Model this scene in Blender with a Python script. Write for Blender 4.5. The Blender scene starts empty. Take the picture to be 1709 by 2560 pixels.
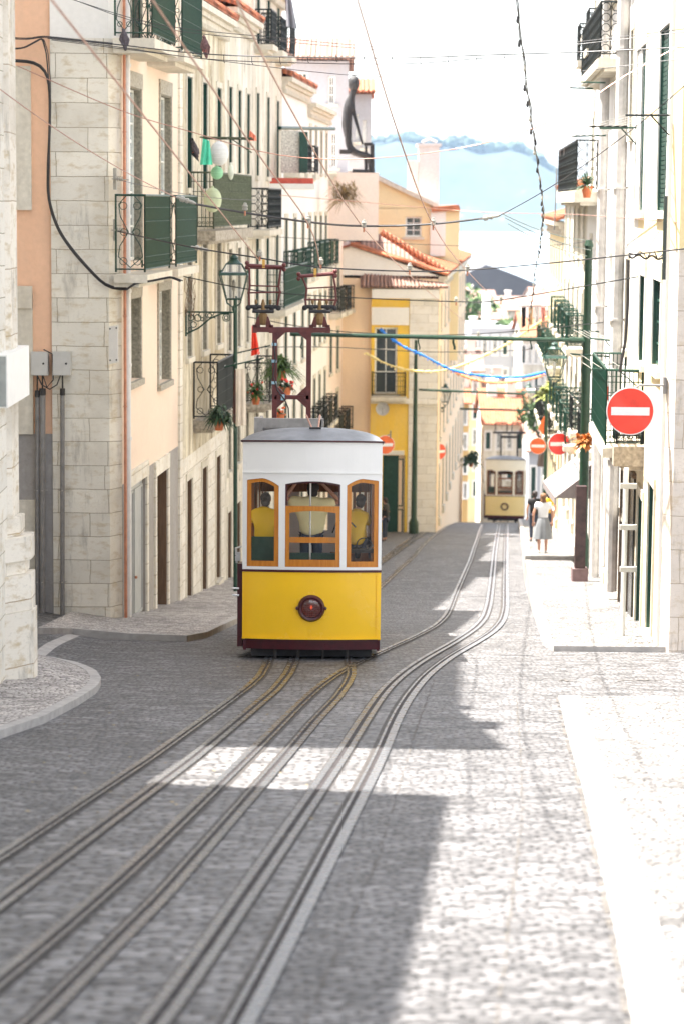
import bpy, bmesh, math, random
from mathutils import Vector, Matrix
random.seed(7)
SC = bpy.context.scene
COL = SC.collection
# ---------------------------------------------------------------- camera
FPX = 6000.0
PITCH = math.atan(775.0/FPX)
ROLL = math.radians(0.5)
cam_d = bpy.data.cameras.new('camera'); cam = bpy.data.objects.new('camera', cam_d); COL.objects.link(cam)
cam_d.sensor_fit = 'VERTICAL'; cam_d.sensor_height = 36.0; cam_d.sensor_width = 24.0
cam_d.lens = FPX/2560*36.0
cam_d.clip_start = 0.5; cam_d.clip_end = 20000
CR = Matrix.Rotation(math.pi/2-PITCH, 3, 'X') @ Matrix.Rotation(ROLL, 3, 'Z')
cam.matrix_world = CR.to_4x4()
cam_d.dof.use_dof = True; cam_d.dof.focus_distance = 41.5; cam_d.dof.aperture_fstop = 1.5
SC.camera = cam
# ---------------------------------------------------------------- world, sun, exposure
SUN_EL = math.radians(68); SUN_DIR = Vector((-0.97, 0.24, 0)).normalized()   # towards the sun, horizontally
w = bpy.data.worlds.new('World'); SC.world = w; w.use_nodes = True
nt = w.node_tree; bg = nt.nodes['Background']
sky = nt.nodes.new('ShaderNodeTexSky'); sky.sky_type = 'NISHITA'; sky.sun_disc = False
sky.sun_elevation = SUN_EL; sky.sun_rotation = math.atan2(SUN_DIR.x, SUN_DIR.y)
sky.air_density = 1.0; sky.dust_density = 1.5; sky.ozone_density = 1.0
hs = nt.nodes.new('ShaderNodeHueSaturation'); hs.inputs['Saturation'].default_value = .42
wt = nt.nodes.new('ShaderNodeMix'); wt.data_type = 'RGBA'; wt.blend_type = 'MULTIPLY'; wt.inputs[0].default_value = 1; wt.inputs[7].default_value = (1.0, .955, .90, 1)
nt.links.new(sky.outputs[0], hs.inputs['Color']); nt.links.new(hs.outputs[0], wt.inputs[6]); nt.links.new(wt.outputs[2], bg.inputs[0]); bg.inputs[1].default_value = 0.12
sd = bpy.data.lights.new('sun', 'SUN'); sun = bpy.data.objects.new('sun', sd); COL.objects.link(sun)
sd.energy = 5.0; sd.angle = math.radians(0.5); sd.color = (1.0, 0.955, 0.89)
sv = Vector((SUN_DIR.x*math.cos(SUN_EL), SUN_DIR.y*math.cos(SUN_EL), math.sin(SUN_EL)))
sun.rotation_euler = sv.to_track_quat('Z', 'Y').to_euler()
SC.view_settings.view_transform = 'Standard'; SC.view_settings.look = 'None'; SC.view_settings.gamma = 1
SC.view_settings.exposure = 2.3
SC.render.resolution_x = 683; SC.render.resolution_y = 1024
SC.cycles.max_bounces = 7; SC.cycles.diffuse_bounces = 4; SC.cycles.transparent_max_bounces = 12
SC.cycles.volume_bounces = 0
# ---------------------------------------------------------------- photograph pixel -> world
def ray(px, py):
    return CR @ Vector(((px-854.5)/FPX, -(py-1280.0)/FPX, -1.0))
def at(px, py, Y):
    r = ray(px, py); return r*(Y/r.y)
PROF = [(-30, 0.56), (0, -3.0), (20, -5.37), (42, -7.98), (60, -10.1), (70, -11.1), (80, -12.05), (90, -12.95), (105, -14.5), (120, -16.2), (141, -18.75), (160, -21.6), (250, -33.0), (330, -38.0), (600, -39.3), (760, -39.6), (900, -44), (9000, -60)]
def prof(y):
    for (a, za), (b, zb) in zip(PROF, PROF[1:]):
        if y <= b:
            return za+(zb-za)*(y-a)/(b-a)
    return PROF[-1][1]
def sm(a, b, t):
    t = max(0, min(1, (t-a)/(b-a))); return t*t*(3-2*t)
def gz(x, y):
    z = (prof(y-1.5)+prof(y)*2+prof(y+1.5))/4 if y < 300 else prof(y)
    if y < 140 and x < -4.6:
        z += 0.17*min(9, -4.6-x)*sm(30, 37, y)
    return z
def g(px, py, dz=0.0):
    r = ray(px, py); lo, hi = 6.0, 400.0; d = lo
    while d < hi:
        k = d/r.y
        if r.z*k <= gz(r.x*k, d): break
        d += 0.5
    a, b = d-0.5, d
    for _ in range(16):
        m = (a+b)/2; k = m/r.y
        if r.z*k <= gz(r.x*k, m): b = m
        else: a = m
    k = b/r.y
    return Vector((r.x*k, b, gz(r.x*k, b)+dz))
# ---------------------------------------------------------------- materials
MATS = {}
def lin(c):
    return tuple(((v/255)/12.92 if v/255 <= .04045 else ((v/255+.055)/1.055)**2.4) for v in c)
def newmat(name):
    m = bpy.data.materials.new(name); m.use_nodes = True; MATS[name] = m
    n = m.node_tree; b = n.nodes['Principled BSDF']; return m, n, b
def N(n, t, **kw):
    x = n.nodes.new(t)
    for k, v in kw.items():
        if k in x.inputs: x.inputs[k].default_value = v
        else: setattr(x, k, v)
    return x
def L(n, a, b): n.links.new(a, b)
def noise(n, vec, scale, detail=4, rough=.55):
    x = N(n, 'ShaderNodeTexNoise'); x.inputs['Scale'].default_value = scale; x.inputs['Detail'].default_value = detail; x.inputs['Roughness'].default_value = rough
    L(n, vec, x.inputs['Vector']); return x.outputs['Fac']
def ramp(n, fac, stops):
    r = N(n, 'ShaderNodeValToRGB'); e = r.color_ramp.elements
    while len(e) < len(stops): e.new(0.5)
    for el, (p, c) in zip(e, stops):
        el.position = p; el.color = (c[0], c[1], c[2], 1) if isinstance(c, (tuple, list)) else (c, c, c, 1)
    L(n, fac, r.inputs[0]); return r.outputs[0]
def mix(n, fac, a, b, mode='MIX'):
    x = N(n, 'ShaderNodeMix'); x.data_type = 'RGBA'; x.blend_type = mode
    for s, v in ((0, fac), (6, a), (7, b)):
        if hasattr(v, 'is_linked') or hasattr(v, 'links'): L(n, v, x.inputs[s])
        elif s == 0: x.inputs[0].default_value = v
        else: x.inputs[s].default_value = (v[0], v[1], v[2], 1)
    return x.outputs[2]
def mathn(n, op, a, b=0.0):
    x = N(n, 'ShaderNodeMath', operation=op)
    for i, v in enumerate((a, b)):
        if hasattr(v, 'links'): L(n, v, x.inputs[i])
        else: x.inputs[i].default_value = v
    return x.outputs[0]
def pos(n, sc=(1, 1, 1), wall=False):
    p = N(n, 'ShaderNodeNewGeometry').outputs['Position']
    if wall:
        s = N(n, 'ShaderNodeSeparateXYZ'); L(n, p, s.inputs[0]); c = N(n, 'ShaderNodeCombineXYZ')
        L(n, mathn(n, 'ADD', s.outputs[0], s.outputs[1]), c.inputs[0]); L(n, s.outputs[2], c.inputs[1]); p = c.outputs[0]
    m = N(n, 'ShaderNodeMapping'); m.inputs['Scale'].default_value = sc; L(n, p, m.inputs[0]); return m.outputs[0]
def bump(n, b, h, strength=.3, dist=.02):
    x = N(n, 'ShaderNodeBump'); x.inputs['Strength'].default_value = strength; x.inputs['Distance'].default_value = dist
    L(n, h, x.inputs['Height']); L(n, x.outputs[0], b.inputs['Normal'])
def scl(c, k): return tuple(v*k for v in c)
def plain(name, c, rough=.5, metal=0.0, var=.15, vs=6.0, spec=None):
    m, n, b = newmat(name); f = noise(n, pos(n), vs, 5)
    L(n, ramp(n, f, [(.3, scl(c, 1-var)), (.7, scl(c, 1+var))]), b.inputs['Base Color'])
    L(n, ramp(n, f, [(.3, min(1, rough*1.2)), (.7, rough*.85)]), b.inputs['Roughness'])
    b.inputs['Metallic'].default_value = metal
    if spec is not None: b.inputs['Specular IOR Level'].default_value = spec
    bump(n, b, f, .12, .01); return m
def plaster(name, c, stain=.25, sc=(.35, .26, .17), fine=.08, patch=None):
    m, n, b = newmat(name)
    f1 = noise(n, pos(n, (1.2, 1.2, .22)), 1.6, 7, .62); f2 = noise(n, pos(n), 9, 6, .6); f3 = noise(n, pos(n), .6, 3)
    base = ramp(n, f2, [(.3, scl(c, 1-fine)), (.7, scl(c, 1+fine))])
    k = mathn(n, 'MULTIPLY', ramp(n, f1, [(.40, 0), (.66, 1)]), stain)
    o = mix(n, k, base, sc)
    k2 = mathn(n, 'MULTIPLY', ramp(n, f3, [(.5, 0), (.62, 1)]), stain*.5)
    o = mix(n, k2, o, scl(c, .78))
    if patch:
        f5 = noise(n, pos(n, (1, 1, .6)), .55, 9, .66); f6 = noise(n, pos(n, (1, 1, .35)), 2.4, 8, .7)
        o = mix(n, ramp(n, f5, [(.52, 0), (.56, .75)]), o, patch); o = mix(n, ramp(n, f6, [(.56, 0), (.66, .8)]), o, scl(sc, .55))
    L(n, o, b.inputs['Base Color']); b.inputs['Roughness'].default_value = .88; b.inputs['Specular IOR Level'].default_value = .25
    bump(n, b, f2, .35, .015); return m
def ashlar(name, c, bw=1.05, bh=.5, joint=(.30, .25, .17), stain=.5):
    m, n, b = newmat(name)
    v = pos(n, (1, 1, 1), True)
    nz = N(n, 'ShaderNodeTexNoise'); nz.inputs['Scale'].default_value = 1.5; nz.inputs['Detail'].default_value = 6; L(n, v, nz.inputs['Vector'])
    add = N(n, 'ShaderNodeVectorMath', operation='MULTIPLY_ADD'); L(n, nz.outputs['Color'], add.inputs[0]); add.inputs[1].default_value = (.10, .05, 0); L(n, v, add.inputs[2])
    br = N(n, 'ShaderNodeTexBrick'); L(n, add.outputs[0], br.inputs['Vector'])
    br.inputs['Scale'].default_value = 1; br.inputs['Brick Width'].default_value = bw; br.inputs['Row Height'].default_value = bh
    br.inputs['Mortar Size'].default_value = .008; br.inputs['Mortar Smooth'].default_value = .3; br.offset = .37; br.squash = 1.5; br.squash_frequency = 3
    br.inputs['Color1'].default_value = (*scl(c, .92), 1); br.inputs['Color2'].default_value = (*scl(c, 1.05), 1); br.inputs['Mortar'].default_value = (*joint, 1)
    f1 = noise(n, pos(n, (1.4, 1.4, 3.0)), 2.2, 8, .68); f2 = noise(n, pos(n, (1, 1, 2)), 14, 6, .7); f3 = noise(n, pos(n), .9, 5)
    o = mix(n, mathn(n, 'MULTIPLY', ramp(n, f1, [(.52, 0), (.66, 1)]), stain), br.outputs['Color'], (.46, .34, .17))
    o = mix(n, mathn(n, 'MULTIPLY', ramp(n, f2, [(.55, 0), (.72, 1)]), stain*.55), o, (.30, .27, .23))
    o = mix(n, mathn(n, 'MULTIPLY', ramp(n, f3, [(.48, 0), (.68, 1)]), stain*.75), o, (.42, .37, .29))
    f4 = noise(n, pos(n, (2.5, 2.5, .5)), 1.1, 8, .72); o = mix(n, mathn(n, 'MULTIPLY', ramp(n, f4, [(.56, 0), (.68, 1)]), stain), o, (.20, .18, .15))
    L(n, o, b.inputs['Base Color']); b.inputs['Roughness'].default_value = .85; b.inputs['Specular IOR Level'].default_value = .25
    h = mix(n, .6, br.outputs['Fac'], f2, 'SUBTRACT'); inv = mathn(n, 'MULTIPLY', h, -1)
    bump(n, b, inv, .5, .02); return m
def setts(name, c1, c2, joint, bw, bh, rough=.6, big=.25, mort=.05, rnd=.42):
    m, n, b = newmat(name)
    v = pos(n)
    nz = N(n, 'ShaderNodeTexNoise'); nz.inputs['Scale'].default_value = 1.6; nz.inputs['Detail'].default_value = 3; L(n, v, nz.inputs['Vector'])
    add = N(n, 'ShaderNodeVectorMath', operation='MULTIPLY_ADD'); L(n, nz.outputs['Color'], add.inputs[0]); add.inputs[1].default_value = (.25, .25, 0); L(n, v, add.inputs[2])
    mp = N(n, 'ShaderNodeMapping'); mp.inputs['Scale'].default_value = (1/bw, 1/bh, 0); L(n, add.outputs[0], mp.inputs[0])
    # every other row shifted by half a stone
    s = N(n, 'ShaderNodeSeparateXYZ'); L(n, mp.outputs[0], s.inputs[0]); fl = mathn(n, 'FLOOR', s.outputs[1]); sh = mathn(n, 'MULTIPLY', mathn(n, 'MODULO', fl, 2.0), .5)
    cb = N(n, 'ShaderNodeCombineXYZ'); L(n, mathn(n, 'ADD', s.outputs[0], sh), cb.inputs[0]); L(n, s.outputs[1], cb.inputs[1])
    def vor(feat):
        x = N(n, 'ShaderNodeTexVoronoi'); x.voronoi_dimensions = '2D'; x.feature = feat; x.inputs['Scale'].default_value = 1; x.inputs['Randomness'].default_value = rnd; L(n, cb.outputs[0], x.inputs['Vector']); return x
    ed = vor('DISTANCE_TO_EDGE').outputs['Distance']; col = vor('F1').outputs['Color']
    g1 = N(n, 'ShaderNodeSeparateColor'); L(n, col, g1.inputs[0])
    stone = ramp(n, g1.outputs[0], [(.0, scl(c2, .62)), (.25, c2), (.6, c1), (1.0, scl(c1, 1.35))])
    f = noise(n, pos(n, (.45, 1.4, 1)), 2.6, 6, .7); f2 = noise(n, pos(n), .35, 4); f3 = noise(n, pos(n, (1, 1.6, 1)), 22, 4, .7)
    o = mix(n, 1.0, stone, ramp(n, f3, [(.3, .72), (.7, 1.25)]), 'MULTIPLY')
    o = mix(n, ramp(n, ed, [(mort*.5, 1.0), (mort*1.9, 0.0)]), o, joint)
    o = mix(n, 1.0, o, ramp(n, f, [(.34, 1-big*1.4), (.5, 1.0), (.7, 1+big)]), 'MULTIPLY')
    o = mix(n, 1.0, o, ramp(n, f2, [(.3, .82), (.7, 1.14)]), 'MULTIPLY')
    L(n, o, b.inputs['Base Color']); b.inputs['Roughness'].default_value = rough
    h = mathn(n, 'ADD', ramp(n, ed, [(0, 0), (mort*3.2, 1.0)]), mathn(n, 'MULTIPLY', f3, .35)); bump(n, b, h, .8, .02); return m
def glassy(name, c=(.05, .06, .07), rough=.06):
    m, n, b = newmat(name)
    f = noise(n, pos(n, (1, 1, .6)), 1.3, 3)
    L(n, ramp(n, f, [(.35, scl(c, .6)), (.65, scl(c, 1.5))]), b.inputs['Base Color'])
    b.inputs['Roughness'].default_value = rough; b.inputs['Specular IOR Level'].default_value = .9
    bump(n, b, noise(n, pos(n), 2.0, 1), .08, .02); return m
def clear(name, tint=(.96, .98, .97), refl=.10):
    m, n, b = newmat(name); n.nodes.remove(b); out = n.nodes['Material Output']
    t = N(n, 'ShaderNodeBsdfTransparent'); t.inputs[0].default_value = (*tint, 1)
    gl = N(n, 'ShaderNodeBsdfGlossy'); gl.inputs['Roughness'].default_value = .03
    mx = N(n, 'ShaderNodeMixShader'); mx.inputs[0].default_value = refl
    L(n, t.outputs[0], mx.inputs[1]); L(n, gl.outputs[0], mx.inputs[2]); L(n, mx.outputs[0], out.inputs[0]); return m
def emit(name, c, s):
    m, n, b = newmat(name); b.inputs['Base Color'].default_value = (*c, 1); b.inputs['Emission Color'].default_value = (*c, 1); b.inputs['Emission Strength'].default_value = s; return m
def tiles(name, c, axis='X'):
    m, n, b = newmat(name)
    p = pos(n); wv = N(n, 'ShaderNodeTexWave'); wv.bands_direction = axis; wv.inputs['Scale'].default_value = 1.6; wv.inputs['Distortion'].default_value = .6; L(n, p, wv.inputs[0])
    f = noise(n, p, 3, 6, .7)
    o = mix(n, 1.0, ramp(n, f, [(.3, scl(c, .6)), (.55, c), (.75, scl(c, 1.5))]), ramp(n, wv.outputs['Fac'], [(.1, .55), (.5, 1)]), 'MULTIPLY')
    L(n, o, b.inputs['Base Color']); b.inputs['Roughness'].default_value = .85; bump(n, b, wv.outputs['Fac'], .8, .06); return m
def grain(name, c1, c2, rough=.35):
    m, n, b = newmat(name)
    f = noise(n, pos(n, (9, 9, .9)), 3, 6, .65)
    L(n, ramp(n, f, [(.3, c1), (.7, c2)]), b.inputs['Base Color']); b.inputs['Roughness'].default_value = rough
    bump(n, b, f, .15, .005); return m
M_road = setts('cobble_setts', (.150, .145, .145), (.098, .094, .094), (.010, .009, .009), .18, .115, .55, .36, .085, .45)
M_road2 = setts('track_setts', (.175, .168, .167), (.112, .107, .106), (.010, .009, .008), .25, .13, .5, .34, .08, .4)
M_calc = setts('limestone_paving', (.235, .226, .218), (.165, .158, .15), (.022, .018, .015), .12, .105, .6, .22, .085, .6)
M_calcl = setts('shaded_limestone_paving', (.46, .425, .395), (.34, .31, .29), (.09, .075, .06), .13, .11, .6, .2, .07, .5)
M_kerb = plain('kerb_stone', (.36, .34, .32), .7, 0, .15, 5)
M_steel = plain('rail_steel', (.155, .16, .17), .27, .6, .25, 9)
M_rust = plain('rail_side', (.042, .036, .032), .7, .1, .3, 12)
M_dark = plain('dark_gap', (.02, .015, .015), .8)
M_peach = plaster('peach_plaster', (.80, .645, .52), .25, (.72, .62, .52), .04)
M_peach2 = plaster('orange_plaster', (.80, .50, .33), .15, (.66, .5, .38), .05)
M_white = plaster('white_plaster', (.80, .78, .74), .15, (.62, .57, .48), .04)
M_cream = plaster('stained_cream_plaster', (.70, .64, .50), .9, (.24, .18, .10), .16, (.46, .38, .25))
M_cream2 = plaster('cream_plaster', (.76, .72, .63), .6, (.34, .29, .19), .08, (.62, .57, .46))
M_pink = plaster('pale_pink_plaster', (.82, .68, .60), .2, (.7, .6, .5), .05)
M_yellow = plaster('yellow_plaster', (.85, .56, .08), .25, (.75, .62, .35), .05)
M_pyell = plaster('pale_yellow_plaster', (.84, .70, .42), .2, (.7, .62, .45), .05)
M_grey = plaster('rough_grey_render', (.36, .34, .32), .4, (.25, .22, .19), .12)
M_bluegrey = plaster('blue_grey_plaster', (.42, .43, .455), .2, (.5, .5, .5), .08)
M_stone = ashlar('ashlar_stone', (.74, .70, .61))
M_stone2 = ashlar('pale_ashlar', (.74, .70, .62), .9, .45, (.35, .3, .22), .45)
M_trim = plaster('limestone_trim', (.66, .615, .52), .4, (.4, .34, .25), .12)
M_trimg = plain('grey_granite', (.36, .33, .27), .8, 0, .35, 20)
M_green = plain('green_iron', (.006, .042, .026), .4, .1, .25, 20)
M_dkiron = plain('dark_iron', (.014, .018, .017), .45, .4, .3, 20)
M_shutter = plain('green_shutter', (.007, .05, .034), .5, 0, .2, 8)
M_greenp = plain('pole_green', (.011, .040, .019), .45, .1, .3, 8)
M_maroon = plain('maroon_paint', (.055, .005, .009), .32, 0, .25, 10)
M_glass = glassy('window_glass', (.03, .04, .04))
M_pane = clear('clear_pane', refl=.045)
M_lampg = clear('lamp_pane', (.93, .94, .93), .10)
M_wframe = plain('white_frame', (.80, .80, .76), .5)
M_pipe = plain('white_pipe', (.72, .70, .68), .4, 0, .08)
M_gpipe = plain('grey_pipe', (.20, .19, .18), .5, 0, .2)
M_copper = plain('copper_pipe', (.50, .21, .12), .5, .2, .2)
M_cable = plain('black_cable', (.025, .022, .022), .5)
M_tile = tiles('roof_tiles', (.46, .155, .075))
M_tiley = tiles('roof_tiles_across', (.48, .17, .08), 'Y')
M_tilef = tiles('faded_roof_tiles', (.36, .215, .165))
M_red = plain('sign_red', (.80, .035, .02), .3, 0, .06)
M_orange = plain('sign_orange', (.85, .15, .03), .35, 0, .08)
M_signw = plain('sign_white', (.85, .84, .80), .35, 0, .03)
M_box = plain('grey_cabinet', (.50, .49, .46), .45, 0, .06)
M_inswht = plain('ceramic_insulator', (.36, .34, .29), .3)
M_curtain = plain('curtain', (.72, .72, .68), .9, 0, .1, 3)
M_copwire = plain('copper_wire', (.42, .22, .16), .4, .5)
M_skin = plain('skin', (.52, .27, .18), .55, 0, .06)
M_hair = plain('dark_hair', (.03, .022, .018), .7)
M_wood_dk = grain('dark_door_wood', (.10, .06, .035), (.19, .12, .07), .6)
M_wood_gr = grain('grey_door_wood', (.30, .31, .31), (.46, .47, .46), .55)
M_slate = plain('slate_roof', (.10, .10, .11), .7, 0, .3, .08)
M_reveal = plain('dark_reveal', (.26, .24, .19), .85, 0, .35, 15)
# ---------------------------------------------------------------- mesh builder
class MB:
    def __init__(s): s.v = []; s.f = []; s.m = []; s.cur = 0
    def add(s, vs, fs):
        o = len(s.v); s.v += [Vector(q) for q in vs]; s.f += [tuple(i+o for i in f) for f in fs]; s.m += [s.cur]*len(fs); return s
    def mat(s, i): s.cur = i; return s
    def quad(s, a, b, c, d): return s.add([a, b, c, d], [(0, 1, 2, 3)])
    def box8(s, p):
        return s.add(p, [(0, 3, 2, 1), (4, 5, 6, 7), (0, 1, 5, 4), (1, 2, 6, 5), (2, 3, 7, 6), (3, 0, 4, 7)])
    def box(s, x0, x1, y0, y1, z0, z1):
        return s.box8([(x0, y0, z0), (x1, y0, z0), (x1, y1, z0), (x0, y1, z0), (x0, y0, z1), (x1, y0, z1), (x1, y1, z1), (x0, y1, z1)])
    def tube(s, pts, r, n=6, cap=True):
        pts = [Vector(p) for p in pts]; rs = r if isinstance(r, (list, tuple)) else [r]*len(pts)
        rings = []; prev = None
        for i, p in enumerate(pts):
            t = (pts[min(i+1, len(pts)-1)]-pts[max(i-1, 0)])
            t = t.normalized() if t.length > 1e-9 else Vector((0, 0, 1))
            if prev is None:
                a = Vector((0, 0, 1)) if abs(t.z) < .9 else Vector((1, 0, 0)); x = t.cross(a).normalized()
            else:
                x = (prev-t*prev.dot(t)); x = x.normalized() if x.length > 1e-6 else t.orthogonal().normalized()
            prev = x; y = t.cross(x)
            rings.append([p+(x*math.cos(2*math.pi*k/n)+y*math.sin(2*math.pi*k/n))*rs[i] for k in range(n)])
        vs = [q for rg in rings for q in rg]; fs = []
        for i in range(len(pts)-1):
            for k in range(n): fs.append((i*n+k, i*n+(k+1) % n, (i+1)*n+(k+1) % n, (i+1)*n+k))
        if cap: fs.append(tuple(range(n-1, -1, -1))); fs.append(tuple((len(pts)-1)*n+k for k in range(n)))
        return s.add(vs, fs)
    def bar(s, a, b, r, n=4): return s.tube([a, b], r, n)
    def ring(s, c, R, r, ax=(1, 0, 0), ay=(0, 0, 1), n=14, m=4, a0=0, a1=2*math.pi):
        c = Vector(c); ax = Vector(ax); ay = Vector(ay)
        return s.tube([c+ax*(R*math.cos(a0+(a1-a0)*k/n))+ay*(R*math.sin(a0+(a1-a0)*k/n)) for k in range(n+1)], r, m)
    def lathe(s, c, prof, n=16, axis='Z'):
        c = Vector(c); vs = []; fs = []
        for r, h in prof:
            for k in range(n):
                a = 2*math.pi*k/n
                q = (r*math.cos(a), r*math.sin(a), h) if axis == 'Z' else ((r*math.cos(a), h, r*math.sin(a)) if axis == 'Y' else (h, r*math.cos(a), r*math.sin(a)))
                vs.append(c+Vector(q))
        for i in range(len(prof)-1):
            for k in range(n): fs.append((i*n+k, i*n+(k+1) % n, (i+1)*n+(k+1) % n, (i+1)*n+k))
        fs.append(tuple(range(n-1, -1, -1))); fs.append(tuple((len(prof)-1)*n+k for k in range(n)))
        return s.add(vs, fs)
    def ball(s, c, rx, ry=None, rz=None, n=12, m=8, wob=0):
        ry = ry or rx; rz = rz or rx; c = Vector(c)
        pr = []
        for i in range(m+1):
            t = math.pi*i/m; pr.append((max(.001, math.sin(t)), -math.cos(t)))
        vs = []; fs = []
        for r, h in pr:
            for k in range(n):
                a = 2*math.pi*k/n; q = 1+random.uniform(-wob, wob)
                vs.append(c+Vector((r*math.cos(a)*rx*q, r*math.sin(a)*ry*q, h*rz*q)))
        for i in range(m):
            for k in range(n): fs.append((i*n+k, i*n+(k+1) % n, (i+1)*n+(k+1) % n, (i+1)*n+k))
        return s.add(vs, fs)
    def prism(s, poly, off):
        n = len(poly); off = Vector(off); p = [Vector(q) for q in poly]
        return s.add(p+[q+off for q in p], [tuple(range(n-1, -1, -1)), tuple(range(n, 2*n))]+[(i, (i+1) % n, n+(i+1) % n, n+i) for i in range(n)])
    def build(s, name, mats, parent=None, smooth=False, label=None):
        org = Vector((0, 0, 0)); q = parent
        while q is not None: org += Vector(q.location); q = q.parent
        me = bpy.data.meshes.new(name); me.from_pydata([tuple(p-org) for p in s.v], [], s.f)
        if not isinstance(mats, (list, tuple)): mats = [mats]
        for m in mats: me.materials.append(m)
        for p, mi in zip(me.polygons, s.m): p.material_index = min(mi, len(mats)-1)
        bm = bmesh.new(); bm.from_mesh(me); bmesh.ops.recalc_face_normals(bm, faces=bm.faces); bm.to_mesh(me); bm.free()
        if smooth:
            for p in me.polygons: p.use_smooth = True
            try: me.set_sharp_from_angle(angle=math.radians(40))
            except Exception: pass
        o = bpy.data.objects.new(name, me); COL.objects.link(o); o.parent = parent
        if label: o['label'] = label
        return o
def rebase(o):
    # move a one-mesh thing's origin to the base of its geometry
    me = o.data; vs = [v.co.copy() for v in me.vertices]
    c = Vector((sum(v.x for v in vs)/len(vs), sum(v.y for v in vs)/len(vs), min(v.z for v in vs)))
    me.transform(Matrix.Translation(-c)); o.location = c; return o
def tag(o, label, cat, group=None):
    o['label'] = label; o['category'] = cat
    if group: o['group'] = group
    if o.type == 'MESH' and o.parent is None and o.location.length == 0: rebase(o)
    return o
def thing(name, label, cat, loc=(0, 0, 0), group=None):
    o = bpy.data.objects.new(name, None); COL.objects.link(o); o.location = loc; o.empty_display_size = .2
    o['label'] = label; o['category'] = cat
    if group: o['group'] = group
    return o
def struct(o, kind='structure'): o['kind'] = kind; return o
KIDS = {}
def dup(root, loc=None, label=None, rotz=None, scale=None):
    allc = [o for o in COL.objects if o.parent is not None]
    def rec(o, par):
        c = o.copy(); COL.objects.link(c)
        if par is not None: c.parent = par
        for ch in allc:
            if ch.parent == o: rec(ch, c)
        return c
    r = rec(root, None)
    if loc is not None: r.location = loc
    if rotz is not None: r.rotation_euler = (0, 0, rotz)
    if scale is not None: r.scale = (scale,)*3 if not isinstance(scale, (tuple, list)) else scale
    if label: r['label'] = label
    return r
# ---------------------------------------------------------------- facades
class Fac:
    def __init__(s, p0, p1, flip=False):
        s.o = Vector((p0[0], p0[1], 0)); d = Vector((p1[0], p1[1], 0))-s.o; s.len = d.length; s.d = d.normalized()
        s.n = Vector((s.d.y, -s.d.x, 0))*(-1 if flip else 1)
    def P(s, u, v, w=0.0):
        q = s.o+s.d*u+s.n*w; return Vector((q.x, q.y, v))
    def uv(s, px, py, w=0.0):
        r = ray(px, py); o = s.o+s.n*w; k = o.dot(s.n)/r.dot(s.n); q = r*k
        return (q-o).dot(s.d), q.z
    def box(s, mb, u0, u1, v0, v1, w0, w1):
        mb.box8([s.P(u0, v0, w0), s.P(u1, v0, w0), s.P(u1, v0, w1), s.P(u0, v0, w1), s.P(u0, v1, w0), s.P(u1, v1, w0), s.P(u1, v1, w1), s.P(u0, v1, w1)])
def wall(fac, u0, u1, v0, v1, ops, rec=.3, mb=None):
    mb = mb or MB()
    us = sorted(set([u0, u1]+[min(max(o[i], u0), u1) for o in ops for i in (0, 1)])); vs = sorted(set([v0, v1]+[min(max(o[i], v0), v1) for o in ops for i in (2, 3)]))
    for a, b in zip(us, us[1:]):
        for c, d in zip(vs, vs[1:]):
            mu, mv = (a+b)/2, (c+d)/2
            if any(o[0] < mu < o[1] and o[2] < mv < o[3] for o in ops): continue
            mb.quad(fac.P(a, c), fac.P(b, c), fac.P(b, d), fac.P(a, d))
    for o in ops:
        a, b, c, d = o[:4]
        mb.quad(fac.P(a, c), fac.P(a, d), fac.P(a, d, -rec), fac.P(a, c, -rec)); mb.quad(fac.P(b, c), fac.P(b, d), fac.P(b, d, -rec), fac.P(b, c, -rec))
        mb.quad(fac.P(a, d), fac.P(b, d), fac.P(b, d, -rec), fac.P(a, d, -rec)); mb.quad(fac.P(a, c), fac.P(b, c), fac.P(b, c, -rec), fac.P(a, c, -rec))
    return mb
def frame_bars(fac, mb, a, b, c, d, w0, w1, t, nu=1, nv=1, mt=.03):
    fac.box(mb, a, a+t, c, d, w0, w1); fac.box(mb, b-t, b, c, d, w0, w1)
    fac.box(mb, a+t, b-t, c, c+t, w0, w1); fac.box(mb, a+t, b-t, d-t, d, w0, w1)
    for i in range(1, nu):
        u = a+(b-a)*i/nu; fac.box(mb, u-mt/2, u+mt/2, c+t, d-t, w0+.004, w1-.004)
    for i in range(1, nv):
        v = c+(d-c)*i/nv; fac.box(mb, a+t, b-t, v-mt/2, v+mt/2, w0+.007, w1-.007)
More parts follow.
